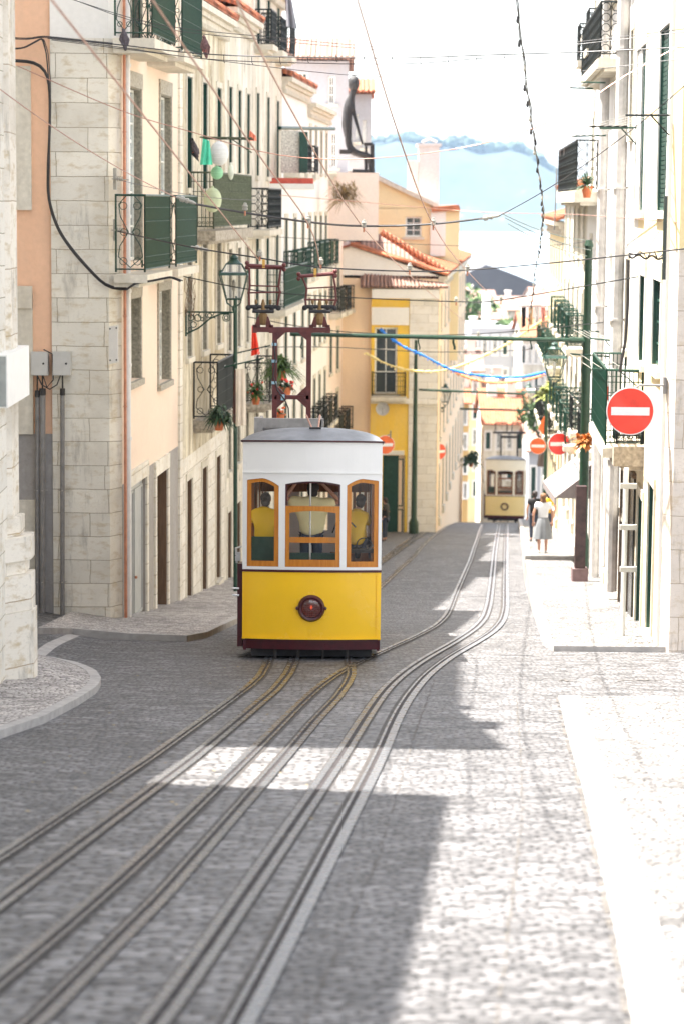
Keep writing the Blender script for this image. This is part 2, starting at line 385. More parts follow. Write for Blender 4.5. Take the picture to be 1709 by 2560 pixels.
def window(fac, root, op, rec=.3, surround=None, sill=True, fmat=None, nu=2, nv=3, glass=None, sw=.16, lintel=None, name='window', shut=None, t=.07):
    a, b, c, d = op[:4]; mb = MB(); frame_bars(fac, mb, a+.003, b-.003, c+.003, d-.003, -rec*.85, -rec*.6, t, nu, nv, .04)
    wn = mb.build(name, fmat or M_wframe, root)
    if surround:
        ml = MB(); e = .025
        for q in ((a+.001, a+e, c+.001, d-.001), (b-e, b-.001, c+.001, d-.001)): fac.box(ml, *q, -rec*.6, .004)
        fac.box(ml, a+e, b-e, d-e, d-.001, -rec*.6, .004); ml.build('reveal', MATS['green_shutter' if fmat is MATS.get('green_shutter') else 'dark_reveal'], wn)
    MBq = MB(); MBq.quad(fac.P(a, c, -rec*.78), fac.P(b, c, -rec*.78), fac.P(b, d, -rec*.78), fac.P(a, d, -rec*.78)); MBq.build('pane', glass or M_glass, wn)
    if surround:
        m2 = MB(); fac.box(m2, a-sw, a-.002, c, d, -.02, .035); fac.box(m2, b+.002, b+sw, c, d, -.02, .035); fac.box(m2, a-sw, b+sw, d+.002, d+(lintel or sw*1.3), -.02, .045)
        m2.build('surround', surround, wn)
    if sill:
        m3 = MB(); fac.box(m3, a-sw*1.1, b+sw*1.1, c-.14, c-.002, -.03, .09); m3.build('sill', surround or M_trim, wn)
    if shut:
        m4 = MB()
        for (p, q) in ((a+.01, (a+b)/2-.005), ((a+b)/2+.005, b-.01)):
            frame_bars(fac, m4, p, q, c+.01, d-.01, -rec*.5, -rec*.35, .06)
            k = int((d-c)/.09)
            for i in range(k):
                v = c+.08+(d-c-.16)*i/k; m4.quad(fac.P(p+.06, v, -rec*.48), fac.P(q-.06, v, -rec*.48), fac.P(q-.06, v+.07, -rec*.38), fac.P(p+.06, v+.07, -rec*.38))
        m4.build('shutter', shut, wn)
    return wn
def door(fac, root, op, rec=.3, mat=None, surround=None, sw=.18, name='door', panels=2, glass=False, step=True):
    a, b, c, d = op[:4]; mb = MB(); fac.box(mb, a+.004, b-.004, c+.004, d-.004, -rec*.95, -rec*.7)
    for i in range(2):
        p = a+(b-a)*i/2+.07; q = a+(b-a)*(i+1)/2-.07
        for j in range(panels):
            v0 = c+.15+(d-c-.2)*j/panels; v1 = c+.15+(d-c-.2)*(j+1)/panels-.12
            frame_bars(fac, mb, p, q, v0, v1, -rec*.7-.001, -rec*.7+.025, .05)
    dn = mb.build(name, mat or M_wood_dk, root)
    if rec > .15:
        ml = MB(); e = .025
        for q in ((a+.001, a+e, c+.001, d-.001), (b-e, b-.001, c+.001, d-.001)): fac.box(ml, *q, -rec*.7, .003)
        ml.build('reveal', mat or M_wood_dk, dn)
    m = MB(); m.ball(fac.P((a+b)/2+.08, c+1.05, -rec*.7+.05), .035, n=8, m=6); m.build('handle', M_copper, dn)
    if surround:
        m2 = MB(); fac.box(m2, a-sw, a-.002, c, d, -.02, .04); fac.box(m2, b+.002, b+sw, c, d, -.02, .04); fac.box(m2, a-sw, b+sw, d+.002, d+sw*1.4, -.02, .05); m2.build('surround', surround, dn)
    if step:
        m3 = MB(); fac.box(m3, a-.05, b+.05, c-.35, c-.004, -.28, .12); m3.build('step', M_trim, dn)
    return dn
def rail_panel(mb, A, B, z0, z1, style='bars', r=.011, gap=.11):
    A = Vector(A); B = Vector(B); d = (B-A); Ln = d.length; d.normalize()
    def P(u, z): q = A+d*u; return Vector((q.x, q.y, z))
    mb.bar(P(0, z1), P(Ln, z1), .026, 6); mb.bar(P(0, z0+.06), P(Ln, z0+.06), r*1.4)
    H = z1-z0
    for u in (0, Ln): mb.bar(P(u, z0), P(u, z1+.02), r*1.9)
    if style == 'bars':
        n = max(2, int(Ln/gap))
        for i in range(1, n): mb.bar(P(Ln*i/n, z0+.06), P(Ln*i/n, z1), r)
        for v in (.2, .42, .66, .84): mb.bar(P(0, z0+H*v), P(Ln, z0+H*v), r*.9)
        for i in range(n):
            u = Ln*(i+.5)/n; mb.ring(P(u, z0+H*.11), gap*.34, r*.7, d, (0, 0, 1), 8, 3)
    elif style == 'scroll':
        n = max(1, round(Ln/.42)); w = Ln/n
        for i in range(n):
            u = w*(i+.5)
            for sg in (-1, 1):
                mb.tube([P(u, z0+H*.06), P(u+sg*w*.42, z0+H*.2), P(u+sg*w*.36, z0+H*.34), P(u+sg*w*.06, z0+H*.52), P(u+sg*w*.34, z0+H*.72), P(u+sg*w*.40, z0+H*.88), P(u+sg*w*.12, z1)], r)
                mb.ring(P(u+sg*w*.24, z0+H*.14), w*.13, r*.8, d, (0, 0, 1), 9, 3); mb.ring(P(u+sg*w*.24, z0+H*.86), w*.13, r*.8, d, (0, 0, 1), 9, 3)
                mb.ring(P(u+sg*w*.22, z0+H*.52), w*.12, r*.8, d, (0, 0, 1), 9, 3)
            mb.bar(P(w*(i+1), z0), P(w*(i+1), z1), r)
    elif style == 'rings':
        n = max(1, round(Ln/.26)); w = Ln/n; k = max(3, round(H/.26))
        for i in range(n):
            mb.bar(P(w*(i+1), z0), P(w*(i+1), z1), r)
            for j in range(k): mb.ring(P(w*(i+.5), z0+.06+(H-.06)*(j+.5)/k), w*.42, r*1.1, d, (0, 0, 1), 10, 3)
def balcony(fac, root, u0, u1, z, proj=.55, h=1.05, style='bars', iron=None, slab=None, th=.17, side=None, front=None, over=.06, gap=.11):
    m = MB(); fac.box(m, u0-over, u1+over, z-th, z, -.02, proj+over); fac.box(m, u0-over+.06, u1+over-.06, z-th-.09, z-th-.001, -.02, proj*.8)
    b = m.build('balcony', slab or M_trim, root)
    m = MB(); zb = z+.05
    rail_panel(m, fac.P(u0, 0, .02), fac.P(u0, 0, proj), zb, z+h, side or style, gap=gap); rail_panel(m, fac.P(u1, 0, .02), fac.P(u1, 0, proj), zb, z+h, side or style, gap=gap)
    rail_panel(m, fac.P(u0, 0, proj), fac.P(u1, 0, proj), zb, z+h, front or style, gap=gap)
    m.build('railing', iron or M_green, b)
    return b
def body(fac, u0, u1, v0, v1, depth, mb, roof=True, front=False):
    # side, back walls and flat top behind a facade
    mb.quad(fac.P(u0, v0), fac.P(u0, v1), fac.P(u0, v1, -depth), fac.P(u0, v0, -depth)); mb.quad(fac.P(u1, v0), fac.P(u1, v1), fac.P(u1, v1, -depth), fac.P(u1, v0, -depth))
    mb.quad(fac.P(u0, v0, -depth), fac.P(u1, v0, -depth), fac.P(u1, v1, -depth), fac.P(u0, v1, -depth))
    mb.quad(fac.P(u0, v1), fac.P(u1, v1), fac.P(u1, v1, -depth), fac.P(u0, v1, -depth))
    if front: mb.quad(fac.P(u0, v0), fac.P(u1, v0), fac.P(u1, v1), fac.P(u0, v1))
def tiled_roof(fac, root, u0, u1, z, depth, rise=1.6, eave=.4, mat=None, rows=True):
    m = MB(); th = .10
    def slope(wa, za, wb, zb):
        m.box8([fac.P(u0-eave*.4, za, wa), fac.P(u1+eave*.4, za, wa), fac.P(u1+eave*.4, zb, wb), fac.P(u0-eave*.4, zb, wb), fac.P(u0-eave*.4, za+th, wa), fac.P(u1+eave*.4, za+th, wa), fac.P(u1+eave*.4, zb+th, wb), fac.P(u0-eave*.4, zb+th, wb)])
    slope(eave, z+.02, -depth/2, z+rise); slope(-depth-eave, z+.02, -depth/2, z+rise)
    m.cur = 1
    for u in (u0+.01, u1-.01): m.add([fac.P(u, z, -.01), fac.P(u, z+rise-.02, -depth/2), fac.P(u, z, -depth+.01)], [(0, 1, 2)])
    m.cur = 0
    if rows:
        k = int((u1-u0+eave)/.24)
        for i in range(k):
            u = u0-eave*.4+(u1-u0+eave*.8)*(i+.5)/k
            m.tube([fac.P(u, z+.02+th, eave+.04), fac.P(u, z+rise+th, -depth/2)], .075, 6)
    return m.build('roof', [mat or M_tile, M_white], root)
# ================================================================ GROUND
def frange(a, b, s):
    r = []; x = a
    while x < b-1e-6: r.append(x); x += s
    return r+[b]
xs = [-3500, -1200, -400, -120, -60, -30, -20]+frange(-15, 15, .75)+[20, 30, 60, 120, 400, 1200, 3500]
ys = [-30, -10]+frange(0, 150, 1.0)+frange(155, 330, 8)+[400, 500, 600, 760, 900, 1100]
mb = MB(); nx = len(xs)
mb.v = [Vector((x, y, gz(x, y))) for y in ys for x in xs]
mb.f = [(j*nx+i, j*nx+i+1, (j+1)*nx+i+1, (j+1)*nx+i) for j in range(len(ys)-1) for i in range(nx-1)]; mb.m = [0]*len(mb.f)
struct(mb.build('road', M_road, smooth=True))
# river and far shore
m_, n_, b_ = newmat('river_water'); b_.inputs['Base Color'].default_value = (.30, .40, .46, 1); b_.inputs['Roughness'].default_value = .35
bump(n_, b_, noise(n_, pos(n_, (.03, .01, 1)), 3, 4), .5, 1.0)
mb = MB(); mb.quad((-3500, 780, -40), (3500, 780, -40), (3500, 4150, -40), (-3500, 4150, -40)); struct(mb.build('river', m_))
m_, n_, b_ = newmat('far_hill_ground'); f_ = noise(n_, pos(n_, (.01, .01, .02)), 1.2, 6, .7)
L(n_, ramp(n_, f_, [(.35, (.03, .05, .05)), (.6, (.05, .07, .065)), (.72, (.22, .21, .20))]), b_.inputs['Base Color']); b_.inputs['Roughness'].default_value = .95
mb = MB(); hx = frange(-1400, 1800, 25); vs = []
for k in range(7):
    for i, x in enumerate(hx):
        prof_px = 854+x/3500*6000*.97
        top = 78+10*math.sin(x*.004+1)+5*math.sin(x*.021)+3*math.sin(x*.07+2)
        top *= 1-.62*sm(1250, 1430, prof_px)*(1-sm(1500, 2500, prof_px)*.3)
        t = k/6; e = t*t*(3-2*t); vs.append((x, 3350+t*260+30*math.sin(x*.01), -41+(top+41)*e**.8+random.uniform(-1, 2)*(1 if k else 0)))
mb.v = [Vector(q) for q in vs]; n1 = len(hx)
mb.f = [(j*n1+i, j*n1+i+1, (j+1)*n1+i+1, (j+1)*n1+i) for j in range(6) for i in range(n1-1)]+[]; mb.m = [0]*len(mb.f)
o_ = len(mb.v); mb.add([(x, 4200, 40) for x in hx], []); mb.f += [(6*n1+i, 6*n1+i+1, o_+i+1, o_+i) for i in range(n1-1)]; mb.m += [0]*(n1-1)
struct(mb.build('far_hill', m_, smooth=True))
# tree and shrub cover along the hill's edge
mb = MB()
for i in range(420):
    x = random.uniform(-500, 700); q = 854+x/3500*6000*.97
    top = 78+10*math.sin(x*.004+1)+5*math.sin(x*.021)+3*math.sin(x*.07+2); top *= 1-.62*sm(1250, 1430, q)
    s = random.uniform(4, 10); mb.ball((x, 3610+random.uniform(-20, 20), top+random.uniform(-2, 3)), s*1.4, s, s*random.uniform(.7, 1.2), 7, 5, .25)
struct(mb.build('hilltop_trees', plain('far_trees', (.05, .08, .05), .9, 0, .4, .05)), 'stuff')
# ---------------------------------------------------------------- pavements
def slab(name, Lp, Rp, h, kerbL=None, kerbR=None, top=M_calc, hf=None, kw=.16, base=1.0):
    # Lp, Rp: matched world xy lists; closed block with kerb stones along the chosen side
    H = hf or (lambda x, y: gz(x, y)+h)
    mb = MB(); n = len(Lp)
    for i in range(n-1):
        A, B, C, D = Lp[i], Rp[i], Rp[i+1], Lp[i+1]
        def z(p): return H(p[0], p[1])
        def ins(p, q, w):
            v = Vector((q[0]-p[0], q[1]-p[1])); v = v.normalized()*w; return (p[0]+v.x, p[1]+v.y)
        a, b, c, d = A, B, C, D
        if kerbL:
            a = ins(A, B, kw); d = ins(D, C, kw); mb.mat(1)
            mb.quad((*A, z(A)+.004), (*a, z(a)+.004), (*d, z(d)+.004), (*D, z(D)+.004)); mb.quad((*A, z(A)+.004), (*D, z(D)+.004), (*D, z(D)-base), (*A, z(A)-base))
        if kerbR:
            b = ins(B, A, kw); c = ins(C, D, kw); mb.mat(1)
            mb.quad((*B, z(B)+.004), (*b, z(b)+.004), (*c, z(c)+.004), (*C, z(C)+.004)); mb.quad((*B, z(B)+.004), (*C, z(C)+.004), (*C, z(C)-base), (*B, z(B)-base))
        mb.mat(0); mb.quad((*a, z(a)), (*b, z(b)), (*c, z(c)), (*d, z(d)))
        if not kerbL: mb.quad((*A, z(A)), (*D, z(D)), (*D, z(D)-base), (*A, z(A)-base))
        if not kerbR: mb.quad((*B, z(B)), (*C, z(C)), (*C, z(C)-base), (*B, z(B)-base))
    mb.mat(1)
    for (p, q) in ((Lp[0], Rp[0]), (Lp[-1], Rp[-1])): mb.quad((*p, H(*p)), (*q, H(*q)), (*q, H(*q)-base), (*p, H(*p)-base))
    return struct(mb.build(name, [top, M_kerb]))
def resamp(pts, n):
    d = [0]
    for a, b in zip(pts, pts[1:]): d.append(d[-1]+math.dist(a, b))
    out = []
    for i in range(n):
        t = d[-1]*i/(n-1)
        for j in range(len(pts)-1):
            if t <= d[j+1]+1e-9:
                k = (t-d[j])/max(1e-9, d[j+1]-d[j]); out.append(tuple(pts[j][c]+(pts[j+1][c]-pts[j][c])*k for c in range(len(pts[0])))); break
    return out
def gpx(l): return [tuple(g(x, y).xy) for x, y in l]
LO = Vector((at(300, 1570, 50).x, 50)); LD = Vector((.075, 1)).normalized()
RO = Vector((at(1650, 1600, 43.2).x, 43.2)); RD = Vector((.052, 1)).normalized()
def lx(y): return LO.x+(y-LO.y)*.075
def rx(y): return RO.x+(y-RO.y)*.052
# left corner pavement in the foreground, rounded kerb
K = gpx([(-200, 1905), (-60, 1873), (0, 1848), (110, 1810), (200, 1762), (244, 1732), (255, 1712), (240, 1690), (200, 1672), (150, 1660), (90, 1650), (-60, 1648)])
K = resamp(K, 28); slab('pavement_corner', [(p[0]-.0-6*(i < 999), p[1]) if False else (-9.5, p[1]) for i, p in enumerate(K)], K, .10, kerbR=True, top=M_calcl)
# left side pavement following the house row
kb = gpx([(95, 1585), (200, 1587), (330, 1600), (420, 1606), (500, 1604), (590, 1561), (640, 1537)])
kr = kb+[(lx(64)+1.75, 64), (lx(80)+1.5, 80), (lx(95)+1.2, 95), (lx(120)+.9, 120)]
kr = resamp(kr, 60)
wl = []
for p in kr:
    if p[0] < LO.x+.45: wl.append((p[0], max(p[1]+.05, 50.6)))
    else: wl.append((lx(max(50, p[1]))-.2, max(50.6, p[1])))
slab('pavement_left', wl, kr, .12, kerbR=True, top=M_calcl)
# right raised pavement (stepped), its short kerb faces the side street
def hr(x, y):
    if y < 69.5: return max(gz(x, y)+.10, -8.13-.085*(y-43.5))
    return -8.13-.085*26+.12-.112*(y-69.5)
e0 = Vector(g(1362, 1628).xy); Ls = [(e0.x+(y-e0.y)*.062, y) for y in frange(e0.y, 69.4, 1.5)]
Ls[0] = (Ls[0][0]+.15, Ls[0][1]-.02)
Rs = [(max(rx(y)+.3, 0)+(20 if y < 43.15 else 0), y) for x, y in Ls]
slab('pavement_right', Ls, Rs, .1, kerbL=True, hf=hr)
Ls2 = [(Ls[-1][0]+(y-69.5)*.07, y) for y in frange(69.5, 125, 2.5)]
slab('pavement_terrace', Ls2, [(max(rx(y)+.3, x+1.2), y) for x, y in Ls2], .1, kerbL=True, hf=hr)
mb = MB(); p = Ls[0]; z0 = hr(*p)
# side-street kerb continuing to the right, and the paved corner nearer the camera
sk = [(e0.x+i*.8, e0.y-.05+.012*i) for i in range(0, 24)]
slab('pavement_side_street', sk[2:], [(x, y+1.6) for x, y in sk[2:]], .10, kerbL=True, hf=lambda x, y: -8.14)
nk = [(1395, 1745), (1420, 1850), (1452, 1960), (1485, 2100), (1520, 2250), (1560, 2450), (1590, 2620), (1640, 2900)]
nk = resamp(gpx(nk), 30)
slab('pavement_near', nk, [(p[0]+9, p[1]+.4) for p in nk], .035, kerbL=True, hf=lambda x, y: gz(x, y)+.03, kw=.3)
# a line of long stones that edges the track bed, and the gutter line on the right
def ribbon(mb, pts, w, dz, off=0.0, dz2=None, n=None):
    P = [Vector(p) for p in pts]
    L_, R_ = [], []
    for i, p in enumerate(P):
        t = (P[min(i+1, len(P)-1)]-P[max(i-1, 0)]); t = Vector((t.x, t.y)).normalized(); nn = Vector((t.y, -t.x))
        a = Vector((p.x, p.y))+nn*(off-w/2); b = Vector((p.x, p.y))+nn*(off+w/2)
        L_.append(Vector((a.x, a.y, gz(a.x, a.y)+dz))); R_.append(Vector((b.x, b.y, gz(b.x, b.y)+dz)))
    for i in range(len(P)-1): mb.quad(L_[i], R_[i], R_[i+1], L_[i+1])
    return L_, R_
def smooth_pts(pts, n=90, it=2):
    P = resamp([tuple(p) for p in pts], n)
    for _ in range(it): P = [P[0]]+[tuple((P[i-1][c]+2*P[i][c]+P[i+1][c])/4 for c in range(len(P[0]))) for i in range(1, len(P)-1)]+[P[-1]]
    return P
RAILS = {
 'L1': [(-420, 2395), (0, 2150), (376, 1900), (560, 1767), (624, 1719), (652, 1694), (668, 1665), (680, 1627)],
 'L2': [(-300, 2480), (0, 2262), (481, 1900), (560, 1834), (640, 1767), (688, 1726), (719, 1688), (733, 1660), (742, 1620)],
 'L3': [(-180, 2600), (0, 2468), (330, 2180), (618, 1900), (751, 1764), (802, 1716), (841, 1690), (875, 1668), (911, 1652), (975, 1622), (1028, 1599), (1091, 1566), (1117, 1540), (1136, 1492), (1155, 1448), (1177, 1397), (1193, 1349), (1206, 1312)],
 'L4': [(-150, 2760), (83, 2560), (400, 2245), (704, 1900), (783, 1806), (841, 1745), (866, 1710), (876, 1688), (874, 1664), (870, 1630)],
 'L5': [(230, 2760), (395, 2560), (848, 1900), (917, 1790), (962, 1725), (1010, 1682), (1060, 1648), (1139, 1604), (1187, 1572), (1211, 1545), (1222, 1505), (1228, 1457), (1234, 1393), (1243, 1330), (1247, 1310)],
 'L6': [(480, 2760), (593, 2560), (941, 1900), (984, 1799), (1013, 1748), (1060, 1690), (1123, 1642), (1187, 1607), (1232, 1578), (1254, 1551), (1261, 1520), (1261, 1457), (1262, 1384), (1265, 1310)],
 'A1': [(680, 1627), (700, 1560), (770, 1500), (880, 1440), (954, 1403), (1005, 1362), (1040, 1337), (1079, 1318), (1112, 1307)],
 'A2': [(870, 1630), (880, 1560), (915, 1500), (954, 1464), (996, 1425), (1037, 1387), (1072, 1348), (1091, 1333), (1117, 1316), (1136, 1307)],
 'A3': [(742, 1620), (765, 1560), (830, 1500), (930, 1425), (1020, 1362), (1058, 1335), (1090, 1320), (1122, 1307)]}
# darker, larger setts between the rails
gR = {k: smooth_pts([g(*p) for p in v], 110) for k, v in RAILS.items()}
mb = MB(); A = resamp(gR['L1'][:90], 60); B = resamp([p for p in gR['L6'] if p[1] < A[-1][1]], 60)
for i in range(59):
    for k in range(6):
        def q(i, k):
            x = A[i][0]+(B[i][0]-A[i][0])*k/6; y = A[i][1]+(B[i][1]-A[i][1])*k/6; return (x, y, gz(x, y)+.004)
        mb.quad(q(i, k), q(i, k+1), q(i+1, k+1), q(i+1, k))
struct(mb.build('track_bed', M_road2))
def railset(name, pts, wl, gp, wr):
    mb = MB(); tot = wl+gp+wr
    mb.mat(2); ribbon(mb, pts, tot+.045, .008)
    mb.mat(1); ribbon(mb, pts, gp+.02, .014, 0)
    mb.mat(0); ribbon(mb, pts, wl, .022, -(gp+wl)/2); ribbon(mb, pts, wr, .022, (gp+wr)/2)
    return struct(mb.build(name, [M_steel, M_dark, M_rust]))
for k, (a_, b_, c_) in {'L1': (.068, .035, .032), 'L2': (.062, .045, .062), 'L3': (.068, .042, .032), 'L4': (.03, .042, .072), 'L5': (.066, .05, .066), 'L6': (.03, .045, .09), 'A1': (.08, .03, .04), 'A2': (.04, .03, .08), 'A3': (.05, .03, .05)}.items():
    nm = {'L1': 'tram_rail', 'L2': 'cable_slot', 'L3': 'tram_rail', 'L4': 'tram_rail', 'L5': 'cable_slot', 'L6': 'tram_rail', 'A1': 'tram_rail', 'A2': 'tram_rail', 'A3': 'cable_slot'}[k]
    railset(nm, gR[k], a_, b_, c_)
# gutter and edging stone lines
mb = MB()
for pts in ([(1235, 2760), (1240, 2560), (1305, 2040), (1300, 1880), (1290, 1750)], [(730, 2640), (950, 2130), (1030, 1850), (1085, 1700)]):
    P = smooth_pts([g(*p) for p in pts], 120, 1)
    for i in range(0, len(P)-1):
        if random.random() < .85:
            a = P[i]; b = P[i+1]; a2 = Vector(a).lerp(Vector(b), .12); b2 = Vector(a).lerp(Vector(b), .95)
            ribbon(mb, [a2, b2], random.uniform(.008, .022), .006, random.uniform(-.01, .01))
P = smooth_pts([(p[0]-.03, p[1], gz(*p)) for p in nk], 120, 1)
for i in range(0, 119):
    if random.random() < .8: ribbon(mb, [P[i], Vector(P[i]).lerp(Vector(P[i+1]), .9)], random.uniform(.012, .04), .008)
for yy in (1745, 1702):
    pts = [tuple(g(x, yy+random.uniform(-3, 3))) for x in range(1395, 1780, 12)]
    for i in range(len(pts)-1):
        if random.random() < .7: ribbon(mb, [pts[i], Vector(pts[i]).lerp(Vector(pts[i+1]), .9)], random.uniform(.02, .06), .010)
struct(mb.build('paving_joint', plain('dark_joint', (.10, .09, .08), .9)))  # thin dark strips along joints, gutter lines and kerb edge
# white edge stone crossing the side street mouth on the left
mb = MB(); P = smooth_pts([g(*p) for p in [(95, 1640), (130, 1612), (180, 1590), (205, 1580)]], 14); ribbon(mb, P, .22, .006); struct(mb.build('crossing_stone', M_kerb))
# fallen leaves and litter
mb = MB()
for i in range(70):
    p = g(random.uniform(60, 900), random.uniform(1640, 2100)); a = random.uniform(0, 6.3); s = random.uniform(.012, .03)
    dx, dy = s*math.cos(a), s*math.sin(a)
    mb.quad(p+Vector((-dx, -dy, .012)), p+Vector((dy, -dx, .018)), p+Vector((dx, dy, .012)), p+Vector((-dy, dx, .02)))
o = mb.build('fallen_leaves', plain('dry_leaf', (.30, .24, .14), .8, 0, .5)); struct(o, 'stuff')
# ================================================================ LEFT HOUSES
LF = Fac(LO, LO+LD*100)
RF = Fac(RO, RO+RD*100, True)
def opx(fac, xl, xr, yt, yb, w=0.0, ref='l'):
    u0, _ = fac.uv(xl, (yt+yb)/2, w); u1, _ = fac.uv(xr, (yt+yb)/2, w); x = xl if ref == 'l' else xr
    _, vt = fac.uv(x, yt, w); _, vb = fac.uv(x, yb, w)
    return (min(u0, u1), max(u0, u1), min(vb, vt), max(vb, vt))
def ux(fac, px, py=800): return fac.uv(px, py)[0]
def vx(fac, px, py): return fac.uv(px, py)[1]
def cornice(fac, root, u0, u1, z, mat=None, proj=.35, dent=True):
    m = MB()
    for i, (a, h) in enumerate(((.12, .14), (.22, .12), (proj, .16))):
        zz = z+sum((.14, .12, .16)[:i]); fac.box(m, u0+.003, u1-.003, zz, zz+h-.003, -.05, a)
    if dent:
        k = int((u1-u0)/.3)
        for i in range(k): u = u0+(u1-u0)*(i+.5)/k; fac.box(m, u-.07, u+.07, z-.13, z-.003, -.02, .16)
    return m.build('cornice', mat or M_trim, root)
# ---- near left corner house (its corner pilaster shows at the frame's edge)
Q = at(45, 900, 34); QX = Q.x
near = thing('corner_house', 'pale stone house at the near left corner with a worn pilaster on a moulded pedestal', 'house', (QX-3, 30, -9))
mb = MB(); zt = 2.6
def blk(x0, x1, y0, y1, z1):
    zb_ = gz(-4, y0)-2.5; za, zc = z1
    mb.box8([(x0, y0, zb_), (x1, y0, zb_), (x1, y1, zb_), (x0, y1, zb_), (x0, y0, za), (x1, y0, za), (x1, y1, zc), (x0, y1, zc)])
for (x0, x1, y0, y1, z1) in ((QX-9, QX-.18, 28.4, 34.6, (10.9, 9.2)), (QX-9, QX-.2, 24.1, 28.4, (1.6, 2.2)), (QX-9, QX-.16, 2, 24.1, (7.6, 9.2))): blk(x0, x1, y0, y1, z1)  # out-of-view roof heights and slopes shaped to cast the road's shadow outline
mb.build('wall', M_stone2, near)
for (x, y, z, a, b, h) in ((QX-.9, 31.3, 10.2, .35, .5, 1.6), (QX-.7, 33.6, 9.6, .3, .3, .9), (QX-.8, 20.2, 7.6, .35, .5, 1.1), (QX-.6, 15.0, 6.6, .25, .4, .9)):
    m = MB(); m.box(x-a, x+a, y-b, y+b, z-1.5, z+h); m.ball((x, y, z+h+.1), .3, .3, .25); m.build('chimney', M_white, near)  # unseen chimneys added to break up the roof's shadow edge
def plan(x1, y0, ch, xi):
    return [(xi, y0, 0), (x1-ch, y0, 0), (x1, y0+ch*1.35, 0), (x1, y0+1.0, 0), (xi, y0+1.0, 0)]
mb = MB()
def lvl(xr, y0, za, zb, ch=.42):
    mb.prism([Vector((a, b, za)) for a, b, _ in plan(xr, y0, ch, QX-1.6)], (0, 0, zb-za))
def zpx(y): return at(60, y, 34).z
lvl(at(43, 600, 34.9).x, 33.9, zpx(1300), 6.0, .2)
for (xe, yo, ya, yb) in ((62, .10, 1345, 1300), (88, .20, 1405, 1345), (74, .14, 1440, 1405), (90, .24, 1530, 1440), (95, .27, 1760, 1530)):
    lvl(at(xe, 1500, 34.7).x, 33.9-yo, zpx(ya), zpx(yb)-.004, .32+yo*.4)
mb.build('pilaster', ashlar('pilaster_stone', (.76, .70, .60), 1.6, .95, (.4, .3, .2), .65), near)
mb = MB(); a = at(20, 1020, 33); mb.box(a.x-1.2, a.x, 33, 35.3, a.z, at(20, 888, 33).z)
mb.mat(1); mb.box(a.x-1.21, a.x-.02, 32.98, 32.999, a.z+.02, at(20, 888, 33).z-.02)
tag(mb.build('sign_box', [M_signw, plain('sign_box_face', (.33, .35, .33), .5)]), 'white projecting sign box with a blank grey face, fixed to the near left corner', 'sign')
# unseen house added uphill in the side street to shade crossing and tram
hu = thing('side_street_shade_house', 'tall plain house added unseen in the left side street to shade the crossing, behind the near corner pilaster', 'house', (-12, 42, -7))
mb = MB(); fu = Fac((-7.75, 34.65), (-7.75, 49.9)); uo = [(1+3.2*i, 2+3.2*i, zz, zz+1.9) for i in range(4) for zz in (-5.2, -1.4, 2.4, 6.2)]
mb = wall(fu, 0, fu.len, -9, 17.2, uo); body(fu, 0, fu.len, -9, 17.2, 7, mb); mb.build('wall', M_white, hu)
for o in uo: window(fu, hu, o, .2, M_trim, True, M_wframe, 2, 3)
# ---- H1 peach house
bz = -11.5
h1 = thing('peach_house', 'peach house with an ashlar corner, green iron balconies and a white downpipe', 'house', LF.P(0, -9))
U1 = ux(LF, 452); ZT1 = 9.0
lowb = LF.uv(309, 1210)[1]
ops = {}
ops['ta'] = opx(LF, 326, 352, -80, 113); ops['tb'] = opx(LF, 396, 425, -80, 135)
ops['ma'] = opx(LF, 320, 351, 215, 655); ops['mb'] = opx(LF, 400, 426, 235, 650)
ops['wa'] = opx(LF, 321, 350, 748, 958); ops['wb'] = opx(LF, 396, 424, 728, 962)
ops['da'] = opx(LF, 318, 364, 1222, 1588); ops['db'] = opx(LF, 389, 417, 1190, 1563)
mb = wall(LF, .35, U1-.003, lowb, ZT1, [ops[k] for k in ('ta', 'tb', 'ma', 'mb', 'wa', 'wb')])
mb.build('wall', M_peach, h1)
mb = wall(LF, .35, U1-.003, bz, lowb-.002, [(a, b, c, d) for (a, b, c, d) in (ops['da'], ops['db'])]); mb.build('plinth', M_grey, h1)
mb = MB()
for k, w_ in (('da', .22), ('db', .22)):
    a, b, c, d = ops[k]; LF.box(mb, a-w_, a-.003, bz, d, -.02, .05); LF.box(mb, b+.003, b+w_, bz, d, -.02, .05); LF.box(mb, a-w_, b+w_, d+.003, d+.34, -.02, .06)
LF.box(mb, U1-.45, U1-.005, bz, ZT1, -.02, .055)
mb.build('stone_trim', M_stone2, h1)
FF = Fac((LO.x-6, LO.y), (LO.x, LO.y))
uc = 6.0; us = FF.uv(130, 800)[0]; ut = FF.uv(82, 800)[0]; vtop = FF.uv(200, 95)[1]; vgr = FF.uv(100, 1085)[1]
mb = MB(); mb.quad(FF.P(us, bz), FF.P(uc-.2, bz), FF.P(uc-.2, vtop), FF.P(us, vtop))
mb.quad(FF.P(uc-.2, bz), LF.P(.35, bz), LF.P(.35, vtop), FF.P(uc-.2, vtop)); mb.build('ashlar_wall', M_stone, h1)
mb = MB(); mb.quad(FF.P(us, vtop), FF.P(uc-.2, vtop), FF.P(uc-.2, ZT1), FF.P(us, ZT1)); mb.quad(FF.P(uc-.2, vtop), LF.P(.35, vtop), LF.P(.35, ZT1), FF.P(uc-.2, ZT1)); mb.build('upper_wall', M_white, h1)
mb = MB(); mb.quad(FF.P(0, vgr, -.06), FF.P(us, vgr, -.06), FF.P(us, ZT1, -.06), FF.P(0, ZT1, -.06)); mb.build('plaster_strip', M_peach2, h1)
mb = MB(); mb.quad(FF.P(0, bz, -.05), FF.P(us, bz, -.05), FF.P(us, vgr, -.05), FF.P(0, vgr, -.05)); mb.build('render_strip', M_grey, h1)
mb = MB()
